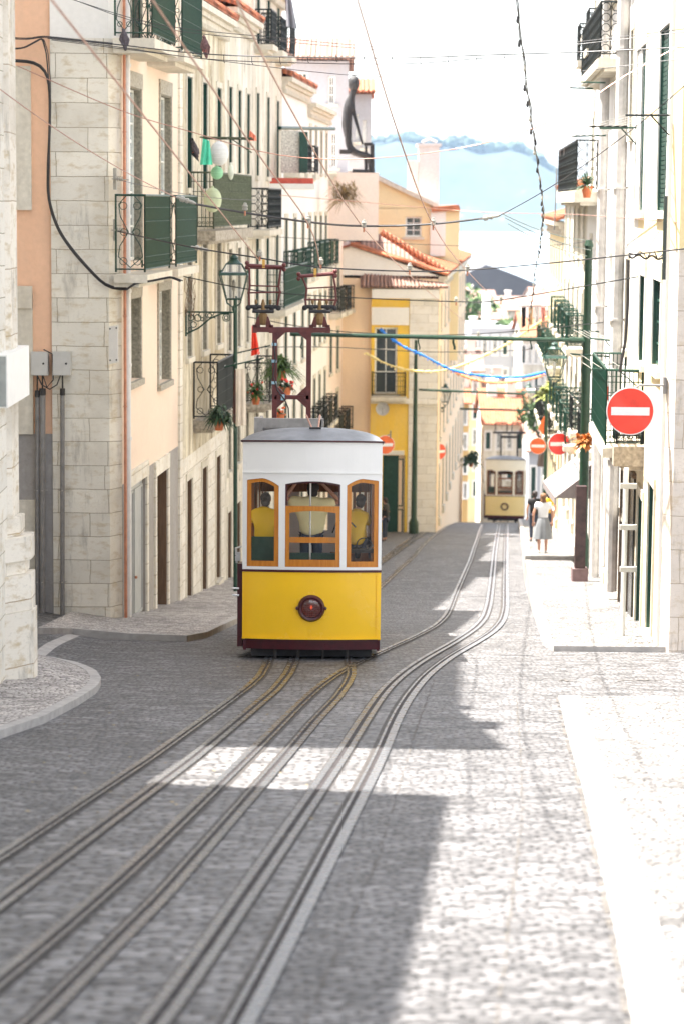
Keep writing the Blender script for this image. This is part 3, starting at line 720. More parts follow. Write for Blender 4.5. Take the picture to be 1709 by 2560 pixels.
for (ya, yb) in ((165, 525), (735, 1085)):
    FF.box(mb, 0, ut, FF.uv(60, yb)[1], FF.uv(60, ya)[1], -.07, .03)
FF.box(mb, 0, ut, FF.uv(60, 770)[1], FF.uv(60, 715)[1], -.03, .09); FF.box(mb, 0, us-.35, bz, FF.uv(60, 1250)[1], -.06, .02)
mb.build('window_surround', M_trim, h1)
mb = MB(); body(LF, .36, U1-.01, bz, ZT1-.01, 8, mb); mb.build('body', M_white, h1)
for k in ('ta', 'tb'):
    a, b, c, d = ops[k]; wn = window(LF, h1, ops[k], .3, M_trimg, False, M_green if k == 'ta' else M_wframe, 2, 4, sw=.12, lintel=.25)
for k in ('ma', 'mb'):
    wn = window(LF, h1, ops[k], .22, M_trimg, False, M_wframe, 2, 5, glass=glassy('door_glass'+k, (.22, .27, .27)), sw=.14, lintel=.33)
for k in ('wa', 'wb'):
    wn = window(LF, h1, ops[k], .3, M_trimg, True, M_wframe, 3, 4, sw=.15, lintel=.3, t=.09)
door(LF, h1, ops['da'], .10, M_wood_gr, None, panels=1, step=False); door(LF, h1, ops['db'], .35, M_wood_dk, None, panels=3)
# balconies of the peach house
zb2 = LF.uv(440, 672, .6)[1]
u = [LF.uv(px, 600, .62)[0] for px in (365, 424, 440, 490)]
balcony(LF, h1, u[0]-.12, u[1], zb2, .62, 1.62, iron=M_green, side='scroll'); balcony(LF, h1, u[2]+.05, u[3]+.1, zb2, .62, 1.62, iron=M_green, side='scroll')
zb3 = LF.uv(437, 122, .75)[1]
u3 = [LF.uv(px, 100, .78)[0] for px in (383, 437, 455, 503)]
balcony(LF, h1, u3[0]-.1, u3[1], zb3, .78, 1.7, iron=M_green, side='scroll', th=.2); balcony(LF, h1, u3[2]+.05, u3[3]+.05, zb3-.02, .78, 1.7, iron=M_green, side='scroll', th=.2)
mb = MB(); p0 = LF.P(.42, 0, .12)
for zz in (ZT1, 0): pass
mb.tube([(p0.x, p0.y, ZT1), (p0.x, p0.y, -9.0)], .065, 10)
for z in [ZT1-1.55*i for i in range(10)]: mb.tube([(p0.x, p0.y, z), (p0.x, p0.y, z-.07)], .085, 10)
mb.build('downpipe', M_pipe, h1)
mb = MB(); p0 = LF.P(.24, 0, .09); mb.tube([(p0.x, p0.y, ZT1), (p0.x, p0.y, -9.0)], .032, 8)
for z in [ZT1-1.9*i for i in range(8)]: mb.ring((p0.x, p0.y, z), .04, .01, (1, 0, 0), (0, 1, 0), 8)
mb.build('copper_pipe', M_copper, h1)
def ztube(pts, r, Y=49.9, n=6): return [at(x, y, Y) for x, y in pts]
# ---- generic row house
def house(name, label, fac, u0, u1, vt, cols, rows, wm, depth=8, roof=None, vb=-24, rise=1.4, corn=True, cw=1.0, plinth=None, trim=None, pl=None, eave=.35, rows_t=True):
    h = thing(name, label, 'house', fac.P(u0, gz(*fac.P(u0, 0).xy)))
    ops_ = []; W = (u1-u0)
    for r in rows:
        v0, v1, kind = r[:3]; ww = r[3] if len(r) > 3 else cw; cc = r[4] if len(r) > 4 else cols
        for i in range(cc):
            if kind == 'gap' : continue
            c = u0+W*(i+.5)/cc; ops_.append((c-ww/2, c+ww/2, v0, v1, r, i))
    mb = wall(fac, u0+.003, u1-.003, vb, vt, [o[:4] for o in ops_]); body(fac, u0+.02, u1-.02, vb, vt-.01, depth, mb); mb.build('wall', wm, h)
    if plinth:
        mb = wall(fac, u0+.01, u1-.01, vb, plinth[0], [(o[0]-.001, o[1]+.001, o[2], o[3]+.0) for o in ops_ if o[2] < plinth[0]], .01)
        for v in mb.v: v += fac.n*.012
        mb.build('plinth', plinth[1], h)
    for o in ops_:
        k = o[4][2]
        if k.startswith('door'): door(fac, h, o[:4], .3, M_shutter if 'g' in k[4:] else M_wood_dk, trim or M_trim, .14, step=True)
        elif 'shut' in k: window(fac, h, o[:4], .25, trim or M_trim, 'b' not in k, M_shutter, 2, 4, sw=.12, shut=M_shutter)
        else: window(fac, h, o[:4], .25, trim or M_trim, 'b' not in k, M_wframe if 'w' in k else M_shutter, 2, 4, sw=.12)
        if 'b' in k.split('_')[-1:][0] and 'balc' in k:
            st = 'rings' if o[5] % 2 else 'bars'
            balcony(fac, h, o[0]-.3, o[1]+.3, o[2]-.02, .5, 1.05, st, iron=M_green if 'g_' in k else M_dkiron)
    if corn: cornice(fac, h, u0+.01, u1-.01, vt-.3, trim)
    if roof: tiled_roof(fac, h, u0, u1, vt+.12, depth, rise, eave, roof, rows_t)
    return h
def w0(x, y): return LF.uv(x, y)
# storey levels along the street fall with the ground
U2 = ux(LF, 562); U3 = ux(LF, 628); U4 = ux(LF, 702); U5 = ux(LF, 765); U6 = ux(LF, 818)
print('U', U1, U2, U3, U4, U5, U6, [LF.P(u, 0).y for u in (U1, U2, U3, U4, U5, U6)])
h2 = house('cream_house', 'weathered cream house next to the peach house, stained walls and a wall lantern', LF, U1, U2, vx(LF, 520, 40), 3,
    [(vx(LF, 480, 470), vx(LF, 480, 195), 'shut', .95), (vx(LF, 500, 880), vx(LF, 500, 600), 'win_w', .95), (vx(LF, 470, 1540), vx(LF, 470, 1200), 'door', 1.0)], M_cream, 9, M_tile, -13, plinth=(vx(LF, 470, 1140), M_stone2))
h2b = house('narrow_house', 'narrow off-white house with green window frames, above the laundry balcony', LF, U2, U3, vx(LF, 600, 50), 3,
    [(vx(LF, 570, 430), vx(LF, 570, 215), 'shut', .8), (vx(LF, 590, 870), vx(LF, 590, 620), 'win_w', .8), (vx(LF, 570, 1180), vx(LF, 570, 960), 'win', .8), (vx(LF, 580, 1500), vx(LF, 580, 1270), 'door', .95)], M_cream2, 9, M_tile, -14, plinth=(vx(LF, 570, 1230), M_trim))
h3 = house('green_shuttered_house', 'pale house with tall green shutters and iron balconies, behind the tram', LF, U3, U4, vx(LF, 640, -60), 3,
    [(vx(LF, 640, 110), vx(LF, 640, -30), 'gb_balc', .9), (vx(LF, 650, 440), vx(LF, 650, 235), 'shut', .8), (vx(LF, 650, 800), vx(LF, 650, 560), 'shut', .9), (vx(LF, 650, 1150), vx(LF, 650, 880), 'win', .9), (vx(LF, 640, 1450), vx(LF, 640, 1220), 'doorg', .95)], M_cream2, 10, None, -16)
h4 = house('white_row_house', 'white house with a red-tiled ledge and a green iron balcony', LF, U4, U5, vx(LF, 705, 200), 3,
    [(vx(LF, 720, 430), vx(LF, 720, 330), 'win_balc', .9), (vx(LF, 720, 700), vx(LF, 720, 545), 'shut_g_balc', .9), (vx(LF, 720, 920), vx(LF, 720, 780), 'shut', .9), (vx(LF, 720, 1180), vx(LF, 720, 1000), 'shut_balc', .9), (vx(LF, 720, 1400), vx(LF, 720, 1250), 'doorg', 1)], M_white, 9, M_tile, -18)
h5 = house('white_terrace_house', 'white terrace house with overgrown ledge and tall green shutters', LF, U5, U6, vx(LF, 770, 265), 4,
    [(vx(LF, 780, 430), vx(LF, 780, 320), 'win_w', .8), (vx(LF, 780, 670), vx(LF, 780, 540), 'shut_g_balc', .9), (vx(LF, 780, 870), vx(LF, 780, 740), 'shut', .9), (vx(LF, 780, 1080), vx(LF, 780, 950), 'shut_balc', .9), (vx(LF, 780, 1330), vx(LF, 780, 1200), 'door', 1)], M_white, 9, None, -20)
# the row's far end, a pinkish house closer to the street
LF2 = Fac(LF.P(U6, 0).xy, (LF.P(U6, 0).x+2.6, LF.P(U6, 0).y+22))
h6 = house('pink_house', 'pale pink house with dark iron balconies beside the yellow gabled house', LF2, 0, ux(LF2, 925, 700), vx(LF2, 830, 440), 7,
    [(vx(LF2, 830, 600), vx(LF2, 830, 495), 'shut', .8), (vx(LF2, 830, 780), vx(LF2, 830, 665), 'shut_balc', .8), (vx(LF2, 830, 930), vx(LF2, 830, 830), 'shut', .8), (vx(LF2, 830, 1090), vx(LF2, 830, 985), 'win_balc', .8), (vx(LF2, 830, 1330), vx(LF2, 830, 1200), 'door', .9)], M_pink, 8, None, -22)
print('h6', LF2.P(0, 0), LF2.P(ux(LF2, 925, 700), 0))
# tall white block standing behind the row
def cam_house(name, label, xl, xr, yt, yb, Y, depth, wm, wins=(), roof=None, rise=1.2, wmat='w', side=0, gable=None, eave=.35, rows_t=True, corn=False, trim=None):
    a = at(xl, (yt+yb)/2, Y); b = at(xr, (yt+yb)/2, Y); f = Fac((a.x, Y), (b.x, Y+side))
    vt = at((xl+xr)/2, yt, Y).z; vb = at((xl+xr)/2, yb, Y).z
    h = thing(name, label, 'house', (a.x, Y, vb))
    os_ = [opx(f, *q[:4]) for q in wins]
    mb = wall(f, 0, f.len, vb, vt, os_); body(f, 0, f.len, vb, vt, depth, mb)
    if gable:
        pass
    mb.build('wall', wm, h)
    for q, o in zip(wins, os_):
        k = q[4] if len(q) > 4 else wmat
        if k == 'd': door(f, h, o, .25, M_shutter, trim, .12, step=False)
        elif k == 's': window(f, h, o, .2, trim, True, M_shutter, 2, 3, shut=M_shutter, sw=.12)
        else: window(f, h, o, .2, trim, True, M_wframe, 2, 3, sw=.12, t=.08)
    if corn: cornice(f, h, .01, f.len-.01, vt-.35)
    if roof: tiled_roof(f, h, 0, f.len, vt+.01, depth, rise, eave, roof, rows_t)
    return h, f
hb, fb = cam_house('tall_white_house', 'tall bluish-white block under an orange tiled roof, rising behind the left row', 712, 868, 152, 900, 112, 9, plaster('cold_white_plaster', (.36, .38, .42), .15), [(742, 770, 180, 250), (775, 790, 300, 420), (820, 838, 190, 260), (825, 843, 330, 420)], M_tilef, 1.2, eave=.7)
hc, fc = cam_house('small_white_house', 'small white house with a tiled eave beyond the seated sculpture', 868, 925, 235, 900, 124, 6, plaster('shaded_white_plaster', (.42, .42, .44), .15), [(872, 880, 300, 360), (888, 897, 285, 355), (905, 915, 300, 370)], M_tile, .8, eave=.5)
# yellow gabled house
yel, fy = cam_house('yellow_house', 'yellow house with a glazed balcony door, stone quoins and a green shop door', 925, 1092, 726, 1400, 108, 9, M_yellow, [(935, 992, 818, 985), (955, 1010, 1138, 1400, 'd')], None, side=-.0)
mb = MB(); a = fy.uv(1022, 900)[0]; fy.box(mb, a, fy.len-.01, fy.uv(1050, 1400)[1], fy.uv(1050, 726)[1], -.02, .06)
fy.box(mb, fy.uv(926, 900)[0], fy.uv(1012, 900)[0], fy.uv(950, 1137)[1], fy.uv(950, 1126)[1], -.02, .06)
fy.box(mb, fy.uv(926, 900)[0], fy.uv(1092, 900)[0], fy.uv(950, 1008)[1], fy.uv(950, 996)[1], -.02, .25)
mb.build('quoins', ashlar('quoin_stone', (.78, .75, .70), 1.1, .38, (.4, .36, .3), .2), yel)
mb = MB(); fy.box(mb, 0, fy.uv(1022, 740)[0], fy.uv(950, 812)[1], fy.uv(950, 768)[1], -.02, .12); fy.box(mb, 0, fy.len, fy.uv(950, 745)[1], fy.uv(950, 722)[1], -.02, .3); mb.build('cornice', M_white, yel)
balcony(fy, yel, fy.uv(930, 900)[0], fy.uv(1012, 900)[0], fy.uv(950, 990)[1], .7, 1.1, 'bars', M_dkiron)
FS = Fac((fy.P(fy.len, 0).x+.01, 108.02), (at(1158, 1000, 150).x, 150))
tops = FS.uv(1100, 690)[1]
hy = house('peach_row_house', 'long peach and cream house front running downhill past the yellow house', FS, 0, FS.len, vx(FS, 1094, 700), 9,
    [(vx(FS, 1095, 830), vx(FS, 1095, 750), 'shut', .8), (vx(FS, 1095, 980), vx(FS, 1095, 880), 'win', .8), (vx(FS, 1095, 1100), vx(FS, 1095, 1010), 'shut', .8), (vx(FS, 1095, 1290), vx(FS, 1095, 1170), 'door', .9)], plaster('bright_peach_plaster', (.86, .66, .46), .15, (.75, .6, .4), .03), 8, M_tiley, -27, 1.3, corn=True)
# roof of the yellow house: tiles running down towards the street, scalloped tile ends facing the camera
mb = MB()
A = at(952, 585, 109); B = at(1118, 692, 109); z_ = fy.uv(950, 722)[1]
mb.box8([(at(900, 700, 108).x, 107.7, z_+.05), (B.x, 107.7, z_+.05), (B.x, 117, z_+.05), (at(900, 700, 108).x, 117, z_+.05), (A.x-.9, 110.5, A.z-.1), (A.x+.3, 110.5, A.z-.1), (A.x+.3, 117, A.z-.1), (A.x-.9, 117, A.z-.1)])
for i in range(24):
    x = at(905, 700, 108).x+(B.x-at(905, 700, 108).x)*(i+.5)/24
    mb.tube([(x, 107.55, z_+.12), (x*.62+(A.x-.3)*.38, 110.5, A.z-.35-max(0, i-8)*.075)], .065, 6)
mb.build('roof', [M_tilef], yel)
mb = MB(); mb.tube([A+Vector((0, 0, .1)), B+Vector((0, 0, .15))], .16, 8); mb.build('ridge', M_orange if False else M_tile, yel)
# gabled pale orange house behind
gb, fg = cam_house('gabled_house', 'pale orange gabled house with one small white window and a tall white chimney', 862, 1145, 520, 900, 122, 8, M_pyell, [(1012, 1053, 541, 592)], None)
mb = MB(); P_ = lambda x, y, Y=122: at(x, y, Y)
mb.prism([P_(862, 521), P_(1145, 521), P_(1090, 519), P_(1010, 478), P_(925, 437), P_(862, 440)], (0, 8, 0)); mb.build('gable', M_pyell, gb)
mb = MB()
for i in range(2):
    pass
mb.prism([P_(858, 428, 121.7), P_(925, 428, 121.7), P_(1096, 512, 121.7), P_(1096, 522, 121.7), P_(922, 440, 121.7), P_(858, 440, 121.7)], (0, 8.6, 0)); mb.build('roof_edge', plain('weathered_coping', (.62, .55, .46), .8), gb)
mb = MB(); mb.prism([P_(1078, 518, 121.6), P_(1146, 512, 121.6), P_(1150, 526, 121.6), P_(1078, 530, 121.6)], (0, 8.8, 0)); mb.build('roof', M_tiley, gb)
mb = MB(); a = P_(1073, 700, 121.93); b = P_(1113, 524, 121.93); mb.box(a.x, b.x, 121.75, 121.99, P_(1090, 640).z, b.z); mb.build('corner_strip', M_white, gb)
mb = MB(); a = P_(1044, 500, 123); b = P_(1097, 366, 123); mb.box(a.x, b.x, 122.6, 124.2, a.z-1, b.z); mb.box(a.x-.1, b.x+.1, 122.5, 124.3, b.z+.002, b.z+.14); mb.tube([(a.x+.15, 122.6, b.z+.2), ((a.x+b.x)/2, 122.6, b.z+.36), (b.x-.15, 122.6, b.z+.2)], .08, 6)
a2 = P_(1018, 480, 123); mb.box(a2.x, a.x-.02, 122.7, 123.6, a2.z-.6, P_(1020, 400).z); mb.build('chimney', plaster('chimney_plaster', (.74, .68, .66), .1), gb)
# ================================================================ RIGHT HOUSES
bz = -14
def hR(name, label, xa, xb, yt, wm, rows, cols, **kw):
    u0, u1 = ux(RF, xa), ux(RF, xb); return house(name, label, RF, min(u0, u1), max(u0, u1), yt, cols, rows, wm, **kw)
r1 = thing('corner_yellow_house', 'pale yellow corner house with an ashlar end wall and tall dark shutters', 'house', RF.P(0, -8))
UR1 = ux(RF, 1592, 600); ZR = 5.2
R1 = {k: opx(RF, *v, ref='r') for k, v in {'a': (1648, 1673, 60, 528), 'b': (1590, 1613, 112, 528), 'c': (1631, 1651, 703, 930), 'd': (1598, 1611, 690, 915), 'f': (1591, 1604, 1245, 1600), 'e': (1618, 1632, 1215, 1612)}.items()}
lo = RF.uv(1650, 940)[1]; zg = RF.uv(1650, 1150)[1]
mb = wall(RF, .3, UR1, zg, ZR, [R1[k] for k in 'abcd']); body(RF, .31, UR1-.01, bz, ZR-.01, 9, mb); mb.build('wall', M_pyell, r1)
mb = wall(RF, .3, UR1, bz, zg-.002, [R1[k] for k in 'ef']); mb.build('plinth', plaster('old_cream_plinth', (.76, .68, .52), .4), r1)
for k in 'ab': window(RF, r1, R1[k], .09, M_white, True, M_shutter, 1, 3, sw=.14, shut=M_shutter, lintel=.35)
for k in 'cd': window(RF, r1, R1[k], .10, M_white, True, M_shutter, 2, 4, sw=.14, lintel=.35)
door(RF, r1, R1['f'], .2, M_shutter, M_trim, .14, panels=3); door(RF, r1, R1['e'], .2, M_shutter, M_trim, .14, panels=3)
RG = Fac((RO.x, RO.y), (RO.x+12, RO.y))
vs_ = RG.uv(1690, 622)[1]
mb = MB(); mb.quad(RG.P(.15, bz), RG.P(12, bz), RG.P(12, vs_), RG.P(.15, vs_)); mb.quad(RF.P(.3, bz), RG.P(.15, bz), RG.P(.15, vs_), RF.P(.3, vs_)); mb.build('ashlar_wall', ashlar('warm_ashlar', (.72, .64, .56), 1.3, .62, (.42, .34, .26), .5), r1)
mb = MB(); mb.quad(RG.P(.15, vs_+.002), RG.P(12, vs_+.002), RG.P(12, ZR), RG.P(.15, ZR)); mb.quad(RF.P(.3, vs_+.002), RG.P(.15, vs_+.002), RG.P(.15, ZR), RF.P(.3, ZR)); mb.build('upper_wall', plaster('warm_yellow_plaster', (.84, .68, .38), .1), r1)
mb = MB(); RF.box(mb, .32, .75, bz, ZR-.02, -.02, .06); mb.build('corner_strip', M_white, r1)
bu = RF.uv(1608, 1120)[0]; bu2 = bu+1.2; zbb = RF.uv(1606, 1114)[1]
balcony(RF, r1, bu, bu2, zbb, .55, 1.0, 'bars', M_dkiron, slab=plain('mossy_slab', (.35, .30, .24), .9, 0, .35, 12), th=.4)
mb = MB(); q = at(1676, 560, 43.0); mb.tube([(q.x-.1, 43.05, at(1680, 490, 43).z), (q.x-.1, 43.05, at(1665, 700, 43).z)], .035, 8); mb.build('downpipe', plain('dark_green_pipe', (.04, .05, .04), .5), r1)
r2 = hR('white_pipe_house', 'white house with two big grey downpipes next to the yellow corner house', 1588, 1512, 5.4, M_white,
    [(vx(RF, 1550, 350), vx(RF, 1550, 110), 'win', .8), (vx(RF, 1550, 860), vx(RF, 1550, 640), 'win_w', .8), (vx(RF, 1550, 1520), vx(RF, 1550, 1290), 'door', .9)], 2, depth=9, vb=-15)
mb = MB()
for px in (1574, 1528):
    u_ = ux(RF, px, 300); p = RF.P(u_, 0, .2); mb.tube([(p.x, p.y, 5.6), (p.x, p.y, gz(p.x, p.y)+.6)], .15 if px > 1550 else .13, 10)
    for z in (3.5, .4, -2.6, -5.8): mb.tube([(p.x, p.y, z), (p.x, p.y, z-.05)], .19, 10)
mb.build('downpipe', plain('big_grey_pipe', (.50, .48, .46), .45), r2)
mb = MB(); ua, ub = ux(RF, 1587, 1300), ux(RF, 1556, 1300); va, vb_ = vx(RF, 1570, 1575), vx(RF, 1570, 1165)
RF.box(mb, ua+.02, ub, va, vb_, .01, .05); mb.mat(1); RF.box(mb, ua+(ub-ua)*.35, ua+(ub-ua)*.5, va, vb_, .051, .09); RF.box(mb, ub+.01, ub+.14, va, vb_, .0, .08); RF.box(mb, ua+.01, ub, vb_+.003, vb_+.1, .0, .09)
mb.build('shop_window', [plain('black_glass', (.01, .012, .012), .2), M_wood_dk], r2)
r3 = hR('balcony_house', 'cream house with stacked dark iron balconies on the right', 1512, 1462, 4.9, M_white,
    [(vx(RF, 1490, 150), vx(RF, 1490, 0), 'win_balc', .9), (vx(RF, 1490, 470), vx(RF, 1490, 290), 'shut', .9), (vx(RF, 1490, 800), vx(RF, 1490, 600), 'shut', .9), (vx(RF, 1490, 1120), vx(RF, 1490, 930), 'shut_balc', .9), (vx(RF, 1490, 1400), vx(RF, 1490, 1260), 'door', .9)], 2, depth=9, vb=-16)
r4 = hR('ochre_striped_house', 'pale ochre house with rows of green shutters and green ironwork, down the right side', 1462, 1405, vx(RF, 1455, 480), M_cream2,
    [(vx(RF, 1440, 640), vx(RF, 1440, 520), 'shut', .8), (vx(RF, 1440, 850), vx(RF, 1440, 720), 'shut_g_balc', .8), (vx(RF, 1440, 1090), vx(RF, 1440, 950), 'shut_g_balc', .8), (vx(RF, 1440, 1330), vx(RF, 1440, 1200), 'doorg', .9)], 5, depth=9, vb=-18, roof=M_tiley)
r5 = hR('far_cream_house', 'far cream house on the right with green balconies, last before the row bends', 1405, 1368, vx(RF, 1400, 560), M_pyell,
    [(vx(RF, 1390, 700), vx(RF, 1390, 610), 'shut', .8), (vx(RF, 1390, 900), vx(RF, 1390, 790), 'shut_g_balc', .8), (vx(RF, 1390, 1090), vx(RF, 1390, 980), 'shut_balc', .8), (vx(RF, 1390, 1290), vx(RF, 1390, 1180), 'doorg', .9)], 6, depth=9, vb=-22, roof=M_tiley)
print('R', [RF.P(ux(RF, q), 0).y for q in (1592, 1512, 1462, 1405, 1368)])
# ================================================================ HOUSES DOWN THE HILL
FAR = [ # xl, xr, ytop, ybot, Y, depth, wall, roof, rise, windows(cols,rows)
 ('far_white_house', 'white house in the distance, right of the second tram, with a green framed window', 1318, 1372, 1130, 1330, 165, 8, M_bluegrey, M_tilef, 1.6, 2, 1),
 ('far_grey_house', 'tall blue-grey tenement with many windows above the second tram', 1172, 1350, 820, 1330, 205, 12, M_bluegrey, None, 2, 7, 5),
 ('far_beige_house', 'beige tenement between the peach row and the blue-grey tenement', 1128, 1198, 930, 1330, 185, 9, M_pyell, M_tilef, 1.5, 3, 5),
 ('far_orange_house', 'low orange-roofed house behind the string of garlands', 1150, 1262, 800, 1000, 260, 12, M_pink, M_tilef, 1.2, 4, 2),
 ('far_cream_block', 'cream block under an orange roof, below the dark warehouse roof', 1240, 1372, 778, 1000, 285, 14, M_cream2, M_tilef, 1.4, 5, 2),
 ('far_pink_block', 'pink-roofed block left of the dark warehouse roof', 1158, 1236, 752, 900, 340, 14, M_white, M_tilef, 1.2, 4, 2),
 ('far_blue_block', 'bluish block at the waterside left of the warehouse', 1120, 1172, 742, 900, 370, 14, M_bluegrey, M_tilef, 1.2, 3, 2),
 ('far_riverside_block', 'pale riverside block with a wide tiled roof, right of the warehouse', 1330, 1420, 752, 900, 330, 16, M_white, M_tilef, 1.5, 4, 2),
 ('far_small_house', 'small white house with a steep orange roof behind the orange sign', 1290, 1345, 1085, 1330, 176, 8, M_white, M_tilef, 2.2, 2, 2),
 ('far_ochre_house', 'narrow ochre house beside the peach row, above the second tram', 1140, 1168, 1010, 1330, 168, 7, plaster('ochre_plaster', (.62, .40, .16), .3), M_tile, 1.2, 2, 4),
 ('far_roofed_house', 'low house with a broad orange roof right above the second tram', 1205, 1312, 1062, 1330, 172, 9, M_cream2, M_tile, 2.2, 4, 2),
 ('far_yellow_block', 'yellow block below the warehouse, half hidden by the blue garland', 1168, 1230, 862, 1100, 225, 10, M_pyell, M_tile, 1.6, 4, 3),
 ('far_tall_cream_house', 'tall cream house behind the right lantern, far down the hill', 1300, 1362, 845, 1330, 195, 10, M_cream2, M_tile, 1.8, 4, 5),
 ('far_stepped_house', 'stepped grey house with pale shutters, between the two far tenements', 1196, 1262, 1000, 1330, 190, 8, plaster('dusty_grey_plaster', (.50, .44, .36), .3), M_tilef, 1.6, 3, 3)]
for (nm, lb, xl, xr, yt, yb, Y, dp, wm, rf, rs, nc, nr) in FAR:
    wins = []; W_ = (xr-xl)/nc; H_ = min(150, yb-yt)/max(1, nr) if nr < 3 else (yb-yt)/(nr+1.2)
    for i in range(nc):
        for j in range(nr): wins.append((xl+W_*(i+.3), xl+W_*(i+.7), yt+H_*(j+.25), yt+H_*(j+.8), 's' if (i+j) % 3 == 0 else 'w'))
    hh_, ff_ = cam_house(nm, lb, xl, xr, yt, yb+60, Y, dp, wm, wins, rf, rs, rows_t=False, eave=.6, trim=M_white)
    for kk in range(2 if Y < 200 else 1):
        uu = ff_.len*(.25+.45*kk); zt_ = at((xl+xr)/2, yt, Y).z; m = MB(); p_ = ff_.P(uu, zt_, -dp*.4); m.box(p_.x-.35, p_.x+.35, p_.y-.4, p_.y+.4, zt_-.5, zt_+rs+.7); m.box(p_.x-.42, p_.x+.42, p_.y-.47, p_.y+.47, zt_+rs+.702, zt_+rs+.85); m.build('chimney', M_pink if kk else M_white, hh_)
# dark warehouse roof by the river
wh = thing('warehouse', 'large warehouse with a broad dark curved roof near the river', 'warehouse', at(1240, 760, 430))
a = at(1120, 740, 430); b = at(1390, 752, 430)
mb = MB(); mb.box(a.x, b.x, 430, 470, -39, a.z+.4); mb.build('wall', M_white, wh)
mb = MB(); sec = []
for i in range(21):
    t = i/20; x = a.x-1+(b.x-a.x+2)*t; pk = at(1215, 668, 430).z
    z = a.z+.4+(pk-a.z)*(math.sin(math.pi*min(1, t/.7)*.5) if t < .35 else max(0, 1-((t-.35)/.65)**1.15)) if t > .0 else a.z+.4
    if t < .35: z = a.z+.4+(pk-a.z-.4)*math.sin(t/.35*math.pi/2)
    sec.append((x, 429, z))
mb.prism(sec+[(sec[-1][0], 429, a.z+.2), (sec[0][0], 429, a.z+.2)], (0, 42, 0)); mb.build('roof', M_slate, wh)

# trees among the far houses
def far_tree(label, x, y, Y, s):
    c = at(x, y, Y); t = thing('tree', label, 'tree', (c.x, Y, c.z-s*2.2)); m = MB()
    m.tube([(c.x, Y, c.z-s*2.2), (c.x+.1*s, Y, c.z-s), (c.x, Y, c.z)], [.16*s, .11*s, .04*s], 7); m.tube([(c.x, Y, c.z-s*1.2), (c.x+.5*s, Y, c.z-.3*s)], [.07*s, .02*s], 5); m.tube([(c.x, Y, c.z-s*1.1), (c.x-.5*s, Y, c.z-.2*s)], [.07*s, .02*s], 5); m.build('trunk', M_wood_dk, t)
    m = MB()
    for _ in range(520):
        d = Vector((random.gauss(0, 1), random.gauss(0, 1), random.gauss(0, 1))).normalized()*s*random.uniform(.45, 1.05); p = c+Vector((d.x*1.15, d.y, d.z*.8+.1*s*math.sin(d.x*5)))
        a = Vector((random.uniform(-1, 1), random.uniform(-1, 1), random.uniform(-1, 1)))*.16*s; b = Vector((random.uniform(-1, 1), random.uniform(-1, 1), random.uniform(-1, 1)))*.16*s; m.add([p, p+a, p+a+b, p+b], [(0, 1, 2, 3)])
    m.build('crown', m_ft, t)
m_ft = plain('far_tree_leaves', (.07, .12, .04), .8, 0, .6, 1.2)
for q in (('dark green tree in front of the tall cream house far down the hill', 1352, 1035, 150, 1.5), ('tree left of the warehouse roof by the river', 1152, 770, 250, 3.0), ('small tree below the warehouse roof, right of the hanging clothes', 1290, 850, 210, 2.6)): far_tree(*q)
# ================================================================ THE TRAM
M_tyel = plain('tram_yellow', (.94, .545, .008), .25, 0, .05, 1.5); M_tyel2 = plain('sunlit_tram_yellow', (.88, .66, .27), .3, 0, .05, 1.5)  # far tram's yellow lightened in colour, as if the sun lit it
M_twht = plain('tram_white', (.80, .79, .76), .3, 0, .04, 2)
for m_ in (M_tyel, M_twht, M_tyel2):
    b_ = m_.node_tree.nodes['Principled BSDF']; b_.inputs['Coat Weight'].default_value = .6; b_.inputs['Coat Roughness'].default_value = .08
    n_ = m_.node_tree; bump(n_, b_, noise(n_, pos(n_), 2.2, 3, .5), .10, .05)
M_tcream = plain('tram_cream', (.86, .78, .60), .3, 0, .04, 2)  # far tram's upper cream, its colour lightened to look sunlit
M_troof = plain('tram_roof_grey', (.15, .155, .165), .45, 0, .2, 3)
M_twood = grain('varnished_wood', (.42, .14, .012), (.58, .22, .025), .25)
M_dwood = grain('dark_panel_wood', (.12, .035, .015), (.30, .12, .04), .3)
M_under = plain('underframe_black', (.02, .018, .018), .7)
M_seat = plain('green_bench', (.015, .05, .03), .4)
M_alu = plain('aluminium_pole', (.55, .54, .52), .3, .8)
M_lens = emit('lamp_filament', (1.0, .42, .12), .55)
M_lensg = clear('lens_glass', (.75, .35, .25), .15)
M_tape = plain('blue_tape', (.35, .55, .65), .6)
